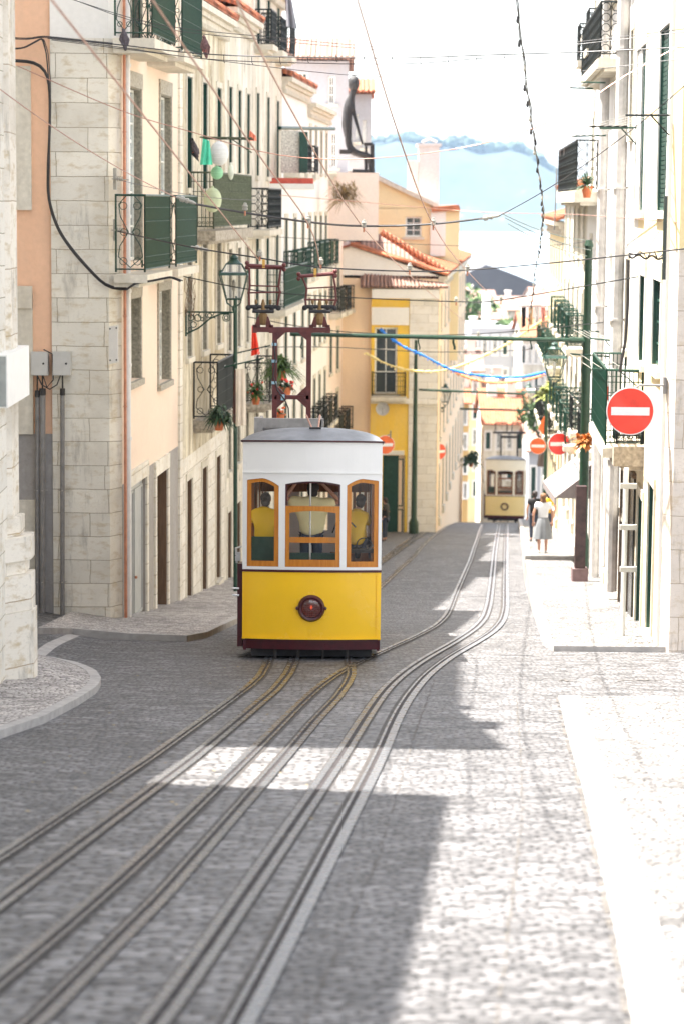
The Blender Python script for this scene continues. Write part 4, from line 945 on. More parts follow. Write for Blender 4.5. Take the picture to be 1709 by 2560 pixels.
def tram(Y, S, cx, base_py, name, label, yel, full=True, hw=1.19):
    o0 = at(cx, base_py, Y); ox, oz = o0.x, o0.z
    root = thing(name, label, 'tram', (ox, Y, oz))
    def W(x, y, z): return Vector((ox+x*S, Y+y*S, oz+(z-.1186*y)*S))
    bow = lambda x: .26*(x/hw)**2
    Ln = 8.4; STEP = .1186
    def panel(xa, xb, zlo, zhi, n=10, off=0.0, th=.05, mb=None, y0=0.0):
        mb = mb or MB(); zl = zlo if callable(zlo) else (lambda x: zlo); zh = zhi if callable(zhi) else (lambda x: zhi)
        for i in range(n):
            p = xa+(xb-xa)*i/n; q = xa+(xb-xa)*(i+1)/n; v = []
            for z in (0, 1):
                for (x, yy) in ((p, -off), (q, -off), (q, th), (p, th)):
                    v.append(W(x, y0+bow(x)+yy, (zl, zh)[z](x)))
            mb.box8(v)
        return mb
    def sides(mb, z0, z1, x=hw, th=.05, ya=None, yb=None):
        for sg in (-1, 1):
            a = sorted((sg*x, sg*(x-th))); v = [W(a[0], ya or bow(hw), z0), W(a[1], ya or bow(hw), z0), W(a[1], yb or Ln, z0), W(a[0], yb or Ln, z0)]
            mb.box8(v+[q+Vector((0, 0, (z1-z0)*S)) for q in v])
    # body below the belt
    mb = panel(-hw, hw, .46, 1.62, 24); sides(mb, .44, 1.62); panel(-hw, hw, .44, 1.62, 12, y0=Ln, mb=mb)
    bd = mb.build('body', yel, root, smooth=True)
    for x in (-hw+.07, hw-.07): mb = panel(x-.008, x+.008, .48, 1.62, 1, .012, .0); mb.build('bead', yel, bd)
    mb = panel(-hw+.01, hw-.01, .275, .452, 24, -.03, .09); sides(mb, .25, .44, hw-.02); mb.build('skirt', M_maroon, root, smooth=True)
    mb = panel(-hw-.004, hw+.004, .452, .478, 24, .022, .0); mb.build('bead', yel, bd)
    mb = panel(-hw-.004, hw+.004, 1.622, 1.66, 24, .018, .02); mb.build('belt_line', M_maroon, bd)
    # white window band with three openings
    mb = panel(-hw, hw, 1.662, 1.712, 24); 
    cz = lambda x: 3.19-.10*((x-.01)/.46)**2*.5
    lz = lambda x: 3.24-.17*max(0, (x+.86)/.30)**1.6*.8 if x > -.86 else 3.24-.03*((-.86-x)/.25)
    rz = lambda x: lz(-x)
    WIN = ((-1.115, -.565), (-.455, .480), (.590, 1.135))
    for a, b in ((-hw, -1.115), (-.565, -.455), (.480, .590), (1.135, hw)): panel(a, b, 1.712, 3.32, 3, mb=mb)
    panel(-1.115, -.565, lz, 3.32, 10, mb=mb); panel(-.455, .48, cz, 3.32, 12, mb=mb); panel(.59, 1.135, rz, 3.32, 10, mb=mb)
    panel(-hw, hw, 3.32, 3.86, 24, mb=mb)
    sides(mb, 3.25, 3.86); sides(mb, 1.62, 1.72)
    for i in range(10):
        y = .26+(Ln-.4)*i/9; sides(mb, 1.72, 3.25, ya=y, yb=y+.09)
    panel(-hw, hw, 3.05, 3.86, 10, y0=Ln, mb=mb); panel(-hw, hw, 1.6, 2.2, 10, y0=Ln, mb=mb)
    for x, e in ((-hw+.1, .1), (-.5, .14), (.42, .2), (hw-.16, .16)): panel(x-e, x+e, 2.2, 3.06, 2, y0=Ln, mb=mb)
    up = mb.build('upper_body', M_twht if full else M_tcream, root, smooth=True)
    mb = panel(-hw-.006, hw+.006, 3.325, 3.345, 24, .02, .0); mb.build('bead', M_twht if full else M_tcream, up)
    mb = panel(-hw-.03, hw+.03, 3.862, 3.888, 24, .04, .06); sides(mb, 3.862, 3.888, hw+.035, .08); mb.build('roof_line', M_maroon, up)
    # roof
    mb = MB(); nxr, nyr = 24, 16; gr = []
    for j in range(nyr+1):
        yy = j/nyr; row = []
        for i in range(nxr+1):
            x = -1+2*i/nxr; e = max(0, 1-abs(x)**2.6)**.55; fe = min(1, yy/.14); be = min(1, (1-yy)/.1); k = (1-(1-fe)**2)**.5*(1-(1-be)**2)**.5
            row.append(W(x*(hw+.03), -.04+bow(x*hw)*(1-yy)+yy*(Ln+.15), 3.89+.25*e*k))
        gr += row
    mb.v = gr; mb.f = [(j*(nxr+1)+i, j*(nxr+1)+i+1, (j+1)*(nxr+1)+i+1, (j+1)*(nxr+1)+i) for j in range(nyr) for i in range(nxr)]; mb.m = [0]*len(mb.f)
    mb.build('roof', M_troof, root, smooth=True)
    # wooden window frames
    def wframe(xa, xb, z0, zt, t=.075, off=.012, bars=()):
        m = panel(xa, xa+t, z0, zt, 2, -off, .05); panel(xb-t, xb, z0, zt, 2, -off, .05, m); panel(xa+t, xb-t, z0, z0+t*1.3, 8, -off, .05, m)
        if zt: panel(xa+t, xb-t, (lambda x: zt(x)-t*.8), zt, 10, -off, .05, m)
        for z in bars: panel(xa+t, xb-t, z, z+t, 8, -off, .05, m)
        return m
    wood = M_twood if full else M_dwood
    w1 = wframe(-1.112, -.568, 1.715, (lambda x: lz(x)-.004)).build('window', wood, root); w3 = wframe(.593, 1.132, 1.715, (lambda x: rz(x)-.004)).build('window', wood, root)
    m = panel(-.452, -.38, 1.715, 2.76, 2, -.012, .05); panel(.405, .477, 1.715, 2.76, 2, -.012, .05, m); panel(-.38, .405, 1.715, 1.84, 8, -.012, .05, m)
    panel(-.38, .405, 2.13, 2.23, 8, -.02, .05, m); panel(-.452, .477, (lambda x: 2.66+.02-.05*((x-.01)/.46)**2), 2.765, 10, -.004, .06, m)
    w2 = m.build('window', wood, root)
    m = MB(); panel(-.455, -.425, 2.77, cz, 2, -.03, .06, m); panel(.45, .48, 2.77, cz, 2, -.03, .06, m); panel(-.43, .45, (lambda x: cz(x)-.03), cz, 8, -.03, .06, m); m.build('dark_liner', M_maroon, w2)
    for wn, xa, xb, zt in ((w1, -1.04, -.64, 3.2), (w3, .66, 1.06, 3.2)):
        m = MB(); n = 4
        for i in range(n):
            p = xa+(xb-xa)*i/n; q = xa+(xb-xa)*(i+1)/n; m.quad(W(p, bow(p)+.03, 1.8), W(q, bow(q)+.03, 1.8), W(q, bow(q)+.03, zt), W(p, bow(p)+.03, zt))
        m.build('pane', M_pane, wn)
    m = MB(); m.quad(W(-.39, .035, 1.83), W(.41, .035, 1.83), W(.41, .035, 2.68), W(-.39, .035, 2.68)); m.build('pane', M_pane, w2)
    # headlamp
    hz = 1.0; hx = .0; y_ = -.03
    m = MB()
    for k in range(1): m.lathe(W(hx, 0, hz), [(.235*S, .03*S), (.232*S, -.03*S), (.20*S, -.07*S), (.165*S, -.06*S), (.16*S, -.02*S), (.16*S, .02*S)], 32, 'Y')
    for sg in (-1, 1): m.lathe(W(sg*.24, -.03, hz), [(.028*S, .03*S), (.028*S, -.02*S), (.01*S, -.03*S)], 8, 'Y')
    hl = m.build('headlamp', M_maroon, root, smooth=True)
    if full:
        m = MB()
        for i in range(-4, 5):
            t = i*.035; h_ = math.sqrt(max(0, .16**2-t*t)); m.bar(W(t, -.062, hz-h_), W(t, -.062, hz+h_), .003); m.bar(W(-h_, -.066, hz+t), W(h_, -.066, hz+t), .003)
        m.build('lamp_grille', plain('grille_brown', (.16, .04, .02), .4), hl)
        m = MB(); m.lathe(W(0, 0, hz), [(.155, -.045), (.11, -.056), (.001, -.06)], 24, 'Y'); m.build('lens', M_lensg, hl, smooth=True)
        m = MB(); m.ball(W(0, -.032, hz+.015), .018, .012, .035); m.build('bulb', M_lens, hl)
        m = MB(); m.lathe(W(0, 0, hz), [(.158, -.012), (.10, .012), (.001, .02)], 24, 'Y'); m.build('reflector', plain('reflector', (.42, .10, .05), .25, .5), hl, smooth=True)
    # underframe, wheels
    m = MB(); m.box8([W(-hw+.15, .35, .14), W(hw-.15, .35, .14), W(hw-.15, Ln-.3, .14), W(-hw+.15, Ln-.3, .14), W(-hw+.15, .35, .4), W(hw-.15, .35, .4), W(hw-.15, Ln-.3, .4), W(-hw+.15, Ln-.3, .4)]); m.build('underframe', M_under, root)
    for y in (1.3, Ln-1.8):
        for x in (-.66, .66):
            m = MB(); zc = .36; m.lathe(W(x, y, zc), [(.05, -.06), (.33, -.06), (.36, -.03), (.36, .03), (.30, .06), (.05, .06)], 20, 'X'); m.build('wheel', plain('wheel_iron', (.05, .045, .045), .5, .6) if 'wheel_iron' not in MATS else MATS['wheel_iron'], root)
    for (x_, r_) in ((-.62, .03), (-.23, .035), (.62, .03), (.2, .02)):
        m = MB(); m.tube([W(x_, .2, .27), W(x_, .25, .04)], r_); m.build('brake_rod', M_rust, root)
    # platform gate and grab irons on the left side
    m = MB(); m.box8([W(-hw-.09, .35, .30), W(-hw-.005, .35, .30), W(-hw-.005, 1.6, .22), W(-hw-.09, 1.6, .22), W(-hw-.09, .35, 1.75), W(-hw-.005, .35, 1.75), W(-hw-.005, 1.6, 1.75), W(-hw-.09, 1.6, 1.75)]); gt = m.build('side_door', M_maroon, root)
    m = MB(); m.tube([W(-hw-.10, .42, 1.76), W(-hw-.12, .42, 2.02), W(-hw-.02, .42, 2.05)], .022); m.box8([W(-hw-.13, .36, 1.8), W(-hw-.04, .36, 1.8), W(-hw-.04, .5, 1.8), W(-hw-.13, .5, 1.8), W(-hw-.13, .36, 1.95), W(-hw-.04, .36, 1.95), W(-hw-.04, .5, 1.95), W(-hw-.13, .5, 1.95)])
    for z in (1.2, 1.32): m.tube([W(-hw-.06, .33, z), W(-hw-.17, .33, z)], .018)
    m.build('handle', M_alu, gt)
    # interior
    m = MB(); m.box8([W(-hw+.06, .32, 1.15), W(hw-.06, .32, 1.15), W(hw-.06, Ln-.1, 1.15), W(-hw+.06, Ln-.1, 1.15), W(-hw+.06, .32, 1.2), W(hw-.06, .32, 1.2), W(hw-.06, Ln-.1, 1.2), W(-hw+.06, Ln-.1, 1.2)]); m.build('floor', M_dwood, root)
    m = MB(); m.box8([W(-hw+.06, .55, 1.2), W(-.5, .55, 1.2), W(-.5, .62, 1.2), W(-hw+.06, .62, 1.2), W(-hw+.06, .55, 2.22), W(-.5, .55, 2.22), W(-.5, .62, 2.22), W(-hw+.06, .62, 2.22)])
    m.box8([W(-.5, .34, 1.2), W(.5, .34, 1.2), W(.5, .42, 1.2), W(-.5, .42, 1.2), W(-.5, .34, 1.95), W(.5, .34, 1.95), W(.5, .42, 1.95), W(-.5, .42, 1.95)])
    m.build('bench', M_seat, root)
    m = MB()
    for (x, y, wd) in ((.70, 1.7, .05), (.80, 1.9, .04), (.90, 2.2, .05), (1.0, 1.6, .05), (.52, 2.0, .14), (-1.06, 1.2, .07)):
        m.box8([W(x, y, .9), W(x+wd, y, .9), W(x+wd, y+.05, .9), W(x, y+.05, .9), W(x, y, 3.7), W(x+wd, y, 3.7), W(x+wd, y+.05, 3.7), W(x, y+.05, 3.7)])
    m.box8([W(.3, 2.8, .9), W(hw-.06, 2.8, .9), W(hw-.06, 2.86, .9), W(.3, 2.86, .9), W(.3, 2.8, 1.9), W(hw-.06, 2.8, 1.9), W(hw-.06, 2.86, 1.9), W(.3, 2.86, 1.9)])
    m.box8([W(-hw+.06, 5.2, .9), W(-.5, 5.2, .9), W(-.5, 5.3, .9), W(-hw+.06, 5.3, .9), W(-hw+.06, 5.2, 1.9), W(-.5, 5.2, 1.9), W(-.5, 5.3, 1.9), W(-hw+.06, 5.3, 1.9)])
    for yy in (1.0, 2.6, 4.2, 5.8, 7.4):
        for (xa, xb) in ((-hw+.06, -hw+.17), (hw-.17, hw-.06)): m.box8([W(xa, yy, .9), W(xb, yy, .9), W(xb, yy+.9, .9), W(xa, yy+.9, .9), W(xa, yy, 3.68), W(xb, yy, 3.68), W(xb, yy+.9, 3.68), W(xa, yy+.9, 3.68)])
    m.box8([W(-hw+.06, 4.6, 3.0), W(hw-.06, 4.6, 3.0), W(hw-.06, 4.66, 3.0), W(-hw+.06, 4.66, 3.0), W(-hw+.06, 4.6, 3.7), W(hw-.06, 4.6, 3.7), W(hw-.06, 4.66, 3.7), W(-hw+.06, 4.66, 3.7)])
    m.build('partition', M_dwood, root)
    m = MB(); m.box8([W(-hw+.06, .32, 3.68), W(hw-.06, .32, 3.68), W(hw-.06, Ln, 3.68), W(-hw+.06, Ln, 3.68), W(-hw+.06, .32, 3.74), W(hw-.06, .32, 3.74), W(hw-.06, Ln, 3.74), W(-hw+.06, Ln, 3.74)]); m.build('ceiling', M_dwood, root)
    if full:
        m = MB(); m.tube([W(-.03, .18, 1.2), W(-.03, .18, 3.6)], .017, 8); m.build('pole', M_alu, root)
        m = MB(); m.box8([W(.55, .45, 1.95), W(1.12, .55, 1.95), W(1.12, 1.0, 1.95), W(.55, 1.0, 1.95), W(.55, .45, 2.02), W(1.12, .55, 2.02), W(1.12, 1.0, 2.02), W(.55, 1.0, 2.02)])
        for i in range(5): m.tube([W(.62+.1*i, .5, 2.06), W(.66+.1*i, .8, 2.08)], .012)
        m.tube([W(.35, .38, 2.3), W(.42, .36, 2.5), W(.6, .38, 2.55), W(.75, .42, 2.4)], .014); m.ring(W(.9, .5, 2.1), .13, .012, (1, 0, 0), (0, .6, .8), 16, 5); m.build('control_desk', M_under, root)
    # roof board, pantograph tower
    Yp = Y+3.4*S; 
    def P(px, py, dy=0): return at(px, py, Yp+dy)
    if full:
        m = MB(); a, b = P(643, 1072), P(810, 1040); m.box(a.x, b.x, Yp-.25, Yp+.15, a.z-.1, a.z-.02+.16); m.box(a.x, b.x, Yp-.6, Yp-.5, b.z-.17, b.z); 
        for x in (a.x+.05, b.x-.1): m.box(x, x+.06, Yp-.6, Yp+.2, a.z-.1, b.z-.02)
        m.box(a.x-.03, a.x+.12, Yp-.62, Yp-.4, a.z-.05, b.z+.01)
        m.build('roof_board', plain('weathered_board', (.30, .28, .26), .7, 0, .2), root)
        m = MB(); r = .055
        for px in (687, 772): m.box(P(px, 900).x-.045, P(px, 900).x+.045, Yp-.04, Yp+.04, P(px, 1070).z, P(px, 822).z)
        m.box(P(637, 822).x, P(826, 822).x, Yp-.05, Yp+.05, P(730, 828).z-.02, P(730, 818).z); m.box(P(687, 990).x, P(772, 990).x, Yp-.04, Yp+.039, P(730, 998).z, P(730, 988).z)
        for sx, px in ((1, 687), (-1, 772)):
            for (y0, y1) in ((828, 845), (988, 970), (998, 1015)):
                c = P(px, y0); e = P(px, y1); m.prism([Vector((c.x+sx*.04, Yp-.02, c.z)), Vector((c.x+sx*.22, Yp-.02, c.z)), Vector((c.x+sx*.04, Yp-.02, e.z-(.04 if y1 > y0 else -.04)))], (0, .04, 0))
        tw = m.build('pantograph_tower', plain('tower_red_oxide', (.105, .018, .015), .45, 0, .3, 8), root)
        m = MB()
        for py in (860, 902, 956): m = MB(); m.box(P(681, py).x-.01, P(692, py).x, Yp-.055, Yp+.05, P(687, py+4).z, P(687, py-3).z); m.build('tape', M_tape, tw)
        m = MB(); m.box(P(703, 996).x, P(712, 996).x, Yp-.06, Yp+.05, P(705, 1000).z, P(705, 986).z); m.build('tape', M_tape, tw)
        m = MB(); m.tube([P(684, 850, -.08), P(689, 900, -.08), P(683, 940, -.08), P(694, 975, -.08), P(712, 1000, -.08), P(721, 1020, -.08), P(722, 1045, -.08)], .014); m.build('cable', M_cable, tw)
        for cx_, tl in ((658, 0), (799, 1)):
            m = MB(); dk = 1
            c = P(cx_, 800); s_ = .0073
            m.cur = 0
            for sg in (-1, 1):
                m.prism([Vector((c.x+sg*.16, Yp-.06, P(cx_, 817).z)), Vector((c.x+sg*.05, Yp-.06, P(cx_, 817).z)), Vector((c.x+sg*.07, Yp-.06, P(cx_, 790).z)), Vector((c.x+sg*.1, Yp-.06, P(cx_, 792).z))], (0, .12, 0))
                m.box(c.x+sg*.15-.04, c.x+sg*.15+.04, Yp-.06, Yp+.06, P(cx_, 832).z, P(cx_, 812).z)
            m.cur = 1; m.lathe(c, [(.06, -.09), (.085, -.05), (.095, .02), (.085, .10), (.05, .13), (.035, .32)], 12)
            za, zb_ = P(cx_, 778).z, P(cx_, 767).z
            x0, x1 = P(cx_-37, 770).x, P(cx_+38, 770).x
            m.cur = 2; m.tube([(x0, Yp, zb_), (x1, Yp, zb_)], .035, 8); m.tube([(x0+.08, Yp+.12, za), (x1-.08, Yp+.12, za)], .03, 8); m.tube([(x0+.08, Yp-.12, za), (x1-.08, Yp-.12, za)], .03, 8)
            for x in (x0, x1, x0+.12, x1-.12): m.ball((x, Yp, zb_-.02), .05)
            for k in (-.13, 0, .13):
                m.cur = 2; m.tube([(c.x+k, Yp, zb_), (c.x+k, Yp, zb_+.12)], .012); m.cur = 1; m.ball((c.x+k, Yp, zb_+.09), .028, .028, .05); m.cur = 2
            # the four-bar box that carries the collector roller
            L0, R0 = Vector((x0+.02, Yp, zb_)), Vector((x1-.02, Yp, zb_))
            if tl: LT, RT = P(755, 690), P(832, 682); LM, RM = P(767, 721), P(838, 717); LN, RN = P(764, 749), P(840, 750)
            else: LT, RT = P(624, 670), P(702, 672); LM, RM = P(625, 714), P(697, 716); LN, RN = P(623, 732), P(700, 730)
            m.cur = 0
            for pl in ([L0, LN, LM, LT], [R0, RN, RM, RT]): m.tube(pl, .022, 6)
            m.tube([LM, RM], .015); m.tube([LN-Vector((.03, 0, 0)), RN+Vector((.03, 0, 0))], .018)
            TA, TB = (P(747, 691), P(838, 684)) if tl else (P(618, 663), P(710, 668))
            m.tube([TA, TB], .033, 8); m.tube([LT+Vector((0, .1, 0)), RT+Vector((0, .1, 0))], .02)
            for q in (TA, TB):
                for dz in (-.04, .04): m.ball(q+Vector((0, 0, dz)), .042)
            mid = TA.lerp(TB, .45); m.cur = 3; m.box(mid.x-.025, mid.x+.025, Yp-.03, Yp+.03, mid.z-.03, mid.z+.12)
            pg = m.build('pantograph', [MATS['tower_red_oxide'], plain('bronze_drum', (.22, .13, .05), .4, .4) if 'bronze_drum' not in MATS else MATS['bronze_drum'], M_under, plain('brass_shoe', (.6, .35, .08), .35, .6) if 'brass_shoe' not in MATS else MATS['brass_shoe']], tw)
        m = MB(); c = W(.04, .55, 4.08); m.box(c.x-.1, c.x+.1, c.y-.06, c.y+.06, c.z-.03, c.z+.05); tr = m.build('rope_guide', M_under, root)
        m = MB()
        for dx, px in ((-.05, 766), (.05, 800)): m.tube([c+Vector((dx, 0, .02)), at(px, 1038, Y+1.2)], .016)
        m.build('guide_horn', M_copwire, tr)
    return root, W
TR, TW = tram(40.6, 1.0, 777, 1664, 'funicular_tram', 'yellow and white tram with wooden window frames and a red pantograph tower, in the foreground', M_tyel)
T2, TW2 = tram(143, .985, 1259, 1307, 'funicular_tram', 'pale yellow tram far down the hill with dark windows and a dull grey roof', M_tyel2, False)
mb = MB(); lo_ = at(1260, 1150, 146.5).z
for (x0, x1) in ((1236, 1243), (1277, 1284)):
    a = at(x0, 1130, 146.5); b = at(x1, 1085, 146.5); mb.box(a.x, a.x+.1, 146.4, 146.5, a.z-.4, b.z); mb.tube([(a.x-.45, 146.4, b.z+.1), (a.x+.55, 146.4, b.z+.1)], .07); mb.tube([(a.x-.3, 146.4, b.z+.7), (a.x+.4, 146.4, b.z+.7)], .04)
    for dx in (-.3, .4): mb.tube([(a.x+dx, 146.4, b.z+.1), (a.x+dx, 146.4, b.z+.7)], .03)
mb.box(at(1236, 1130, 146.5).x, at(1284, 1130, 146.5).x, 146.4, 146.5, at(1260, 1095, 146.5).z, at(1260, 1089, 146.5).z)
mb.build('pantograph_tower', M_under, T2); T2.rotation_euler = (0, 0, -.088)
# ================================================================ PEOPLE
def skin_mesh(name, J, E, mat, parent=None, sub=2, smooth=True):
    # J: list of (co, radius or (rx, ry)); E: edges; vertex 0 is the root
    me = bpy.data.meshes.new('tmp'); me.from_pydata([tuple(j[0]) for j in J], E, []); ob = bpy.data.objects.new('tmp', me); COL.objects.link(ob)
    md = ob.modifiers.new('s', 'SKIN'); md.use_smooth_shade = True; ss = ob.modifiers.new('u', 'SUBSURF'); ss.levels = ss.render_levels = sub
    for i, j in enumerate(J):
        r = j[1]; me.skin_vertices[0].data[i].radius = (r, r) if not isinstance(r, tuple) else r
        me.skin_vertices[0].data[i].use_root = (i == 0)
    bpy.context.view_layer.update(); dg = bpy.context.evaluated_depsgraph_get(); ev = ob.evaluated_get(dg); m2 = bpy.data.meshes.new_from_object(ev)
    vs = [v.co.copy() for v in m2.vertices]; fs = [tuple(p.vertices) for p in m2.polygons]
    bpy.data.objects.remove(ob); bpy.data.meshes.remove(me); bpy.data.meshes.remove(m2)
    mb = MB(); mb.v = vs; mb.f = fs; mb.m = [0]*len(fs)
    return mb.build(name, mat, parent, smooth=True)
def person(label, base, pose, cl, group=None, fz=0.0, H=1.7, shirt=(.8, .8, .8), lower=(.3, .3, .32), skirt=False, legs=True, hair=M_hair, hl=.0, sleeve=.55, shoes=True, skinm=None):
    # pose: dict of joint offsets in metres (x right, y forward = away from the camera, z up) for a 1.7 m figure
    root = thing('person', label, 'person', base, group)
    k = H/1.7; B = Vector(base); c, s = math.cos(fz), math.sin(fz)
    def w(v): x, y, z = v; return B+Vector((x*c-y*s, x*s+y*c, z))*k
    p = dict(pel=(0, 0, .93), sp=(0, 0, 1.10), ch=(0, .0, 1.30), nk=(0, .0, 1.46), hd=(0, .02, 1.58), sl=(-.18, 0, 1.40), sr=(.18, 0, 1.40), el=(-.25, .0, 1.12), er=(.25, .0, 1.12), wl=(-.24, .06, .87), wr=(.24, .06, .87),
             hl=(-.09, 0, .88), hr=(.09, 0, .88), kl=(-.10, .02, .48), kr=(.10, .02, .48), al=(-.10, 0, .08), ar=(.10, 0, .08), tl=(-.11, .15, .03), tr=(.11, .15, .03)); p.update(pose)
    skm = skinm or M_skin; Lp = lambda a, b, t: tuple(a[i]+(b[i]-a[i])*t for i in range(3))
    J = []; E = []
    def j(key, r): J.append((w(p[key] if isinstance(key, str) else key), r*k if not isinstance(r, tuple) else (r[0]*k, r[1]*k))); return len(J)-1
    def e(*ids):
        for a, b in zip(ids, ids[1:]): E.append((a, b))
    a = j('pel', (.14, .10)); b_ = j('sp', (.12, .09)); ch = j('ch', (.14, .10)); nk = j('nk', .055); n2 = j(Lp(p['nk'], p['hd'], .45), .052); h1_ = j(p['hd'], (.075, .085)); h2_ = j((p['hd'][0], p['hd'][1]-.01, p['hd'][2]+.09), (.07, .08)); e(a, b_, ch, nk, n2, h1_, h2_)
    for S_ in 'lr':
        q0 = j('s'+S_, .045); q1 = j('e'+S_, .042); q2 = j('w'+S_, .026); e(ch, q0, q1, q2)
        d = (Vector(p['w'+S_])-Vector(p['e'+S_])).normalized(); sd = d.cross(Vector((0, 1, 0))).normalized() if abs(d.y) < .9 else Vector((1, 0, 0))
        pm = Vector(p['w'+S_])+d*.06; q3 = j(tuple(pm), (.038, .018)); e(q2, q3)
        for fi, (o_, ln) in enumerate(((-.028, .065), (-.010, .078), (.010, .072), (.028, .058))):
            f1 = pm+sd*o_+d*.035; f2 = f1+d*ln*.5+Vector((0, .012, 0)); f3 = f2+d*ln*.4+Vector((0, .022, 0)); i1 = j(tuple(f1), .010); i2 = j(tuple(f2), .009); i3 = j(tuple(f3), .008); e(q3, i1, i2, i3)
        t1 = pm+Vector((-.05 if S_ == 'r' else .05, .01, -.0))*1.0+d*(-.01); t2 = t1+d*.035; i1 = j(tuple(t1), .011); i2 = j(tuple(t2), .009); e(q3, i1, i2)
        if legs: g0 = j('h'+S_, .085); g1 = j('k'+S_, .055); g2 = j('a'+S_, .036); g3 = j('t'+S_, (.035, .025)); e(a, g0, g1, g2, g3)
    skin_mesh('body', J, E, skm, root, 1)
    # face: nose, ears, eyes
    m = MB(); hd = Vector(p['hd'])
    m.ball(w(hd+Vector((0, .095, .015))), .014*k, .02*k, .025*k)
    for sg in (-1, 1): m.ball(w(hd+Vector((sg*.082, .005, .02))), .012*k, .02*k, .032*k)
    m.build('face', skm, root, smooth=True)
    m = MB()
    for sg in (-1, 1): m.ball(w(hd+Vector((sg*.03, .083, .045))), .011*k)
    m.build('eye', M_hair, root)
    # hair
    m = MB(); m.ball(w(hd+Vector((0, -.018, .055))), .094*k, .102*k, .098*k, 14, 9, .05)
    m.ball(w(hd+Vector((0, -.045, -.01))), .08*k, .065*k, .085*k, 12, 8, .05)
    if hl: m.ball(w(hd+Vector((0, -.05, -.03-hl/2))), .085*k, .06*k, (.07+hl/2)*k, 12, 8, .06)
    m.build('hair', hair, root, smooth=True)
    # shirt
    J = []; E = []
    a = j('pel', (.165, .125)); J[-1] = (w(Lp(p['pel'], p['sp'], .15 if skirt else -.45)), (.168*k*cl, .13*k*cl)); b_ = j('sp', (.15*cl, .118*cl)); ch = j('ch', (.165*cl, .12*cl)); nk = j(Lp(p['ch'], p['nk'], .9), .085*cl); nk2 = j(Lp(p['nk'], p['hd'], .22), .066); e(a, b_, ch, nk, nk2)
    for S_ in 'lr':
        q0 = j('s'+S_, .092*cl); q1 = j(Lp(p['s'+S_], p['e'+S_], sleeve), .068*cl); e(ch, q0, q1)
        if sleeve > .9: q2 = j(Lp(p['e'+S_], p['w'+S_], .9), .04); e(q1, q2)
    skin_mesh('shirt', J, E, shirt, root, 2)
    if skirt:
        m = MB(); n = 40; rings = []; vs = []
        for zi, (z, rx_, ry_) in enumerate(((1.06, .13, .10), (.98, .165, .13), (.85, .20, .15), (.65, .235, .18), (.42, .27, .20))):
            for i in range(n):
                t = 2*math.pi*i/n; f = 1+.055*math.sin(t*9)*(zi/4)+.03*math.sin(t*5+1)*(zi/4); vs.append(w((rx_*f*math.cos(t), ry_*f*math.sin(t), z)))
        fs = [(r*n+i, r*n+(i+1) % n, (r+1)*n+(i+1) % n, (r+1)*n+i) for r in range(4) for i in range(n)]
        m.add(vs, fs); m.build('skirt', lower, root, smooth=True)
    elif legs:
        J = []; E = []
        a = j('pel', (.15, .115)); 
        for S_ in 'lr': g0 = j('h'+S_, .10); g1 = j('k'+S_, .072); g2 = j(Lp(p['k'+S_], p['a'+S_], .9), .055); e(a, g0, g1, g2)
        skin_mesh('trousers', J, E, lower, root, 2)
    if legs and shoes:
        for S_ in 'lr':
            m = MB(); q = Vector(p['a'+S_]); m.ball(w(q+Vector((0, .05, -.035))), .042*k, .12*k, .045*k); m.build('shoe', M_white if skirt else M_under, root, smooth=True)
    return root
polo = plain('yellow_polo', (.84, .50, .02), .8, 0, .06, 4); pale = plain('pale_yellow_shirt', (.82, .70, .38), .8, 0, .06, 4)
jean = plain('dark_jeans', (.035, .045, .07), .8); M_ghair = plain('greying_hair', (.09, .08, .075), .8, 0, .5, 30)
def Tp(x, y, z): return tuple(TW(x, y, z))
seat_pose = dict(pel=(0, 0, .50), sp=(0, -.01, .68), ch=(0, .0, .90), nk=(0, .02, 1.07), hd=(.02, .05, 1.18), sl=(-.17, 0, .955), sr=(.17, 0, .955), el=(-.22, .12, .74), er=(.22, .12, .74), wl=(-.15, .34, .64), wr=(.15, .34, .64),
                 hl=(-.10, .05, .48), hr=(.10, .05, .48), kl=(-.13, .45, .50), kr=(.13, .45, .50), al=(-.13, .45, .08), ar=(.13, .45, .08), tl=(-.13, .6, .03), tr=(.13, .6, .03))
person('seated passenger in a yellow polo with short greying hair, behind the left tram window', Tp(-.84, .95, 1.62), seat_pose, 1.2, H=1.75, shirt=polo, lower=jean, hair=M_ghair, sleeve=.7)
stand = dict(hd=(.02, .03, 1.60), sl=(-.22, 0, 1.42), sr=(.22, 0, 1.42), el=(-.40, .02, 1.50), er=(.44, .0, 1.44), wl=(-.26, .0, 1.70), wr=(.20, .0, 1.68))
person('standing tram driver in a pale yellow shirt with both hands raised to his head', Tp(-.02, .85, 1.20), {**stand, 'pel': (.0, .02, .96), 'sp': (.02, 0, 1.10), 'nk': (0, 0, 1.50)}, 1.42, H=1.93, shirt=pale, lower=jean, sleeve=.75)
person('yellow-shirted passenger half hidden behind the right tram window', Tp(.78, 1.25, 1.62), {**seat_pose, 'hd': (.04, .08, 1.2)}, 1.2, H=1.7, shirt=polo, lower=jean, sleeve=.7, fz=-.3)
wgs = g(1353, 1392); wy = 69.9
wp = at(1354, 1392, 72); fz_ = hr(wp.x, 72)
person('woman seen from behind in white T-shirt and long grey skirt on the right pavement', (wp.x, 72, fz_+.0), dict(el=(-.27, .0, 1.14), er=(.27, .0, 1.14), wl=(-.27, .08, .90), wr=(.27, .10, .90)), 1.0, H=1.80, shirt=plain('white_tshirt', (.74, .75, .76), .9, 0, .04), lower=plain('grey_skirt', (.20, .21, .22), .9, 0, .06), skirt=True, hair=plain('chestnut_hair', (.16, .075, .03), .7), hl=.10, fz=-.05)
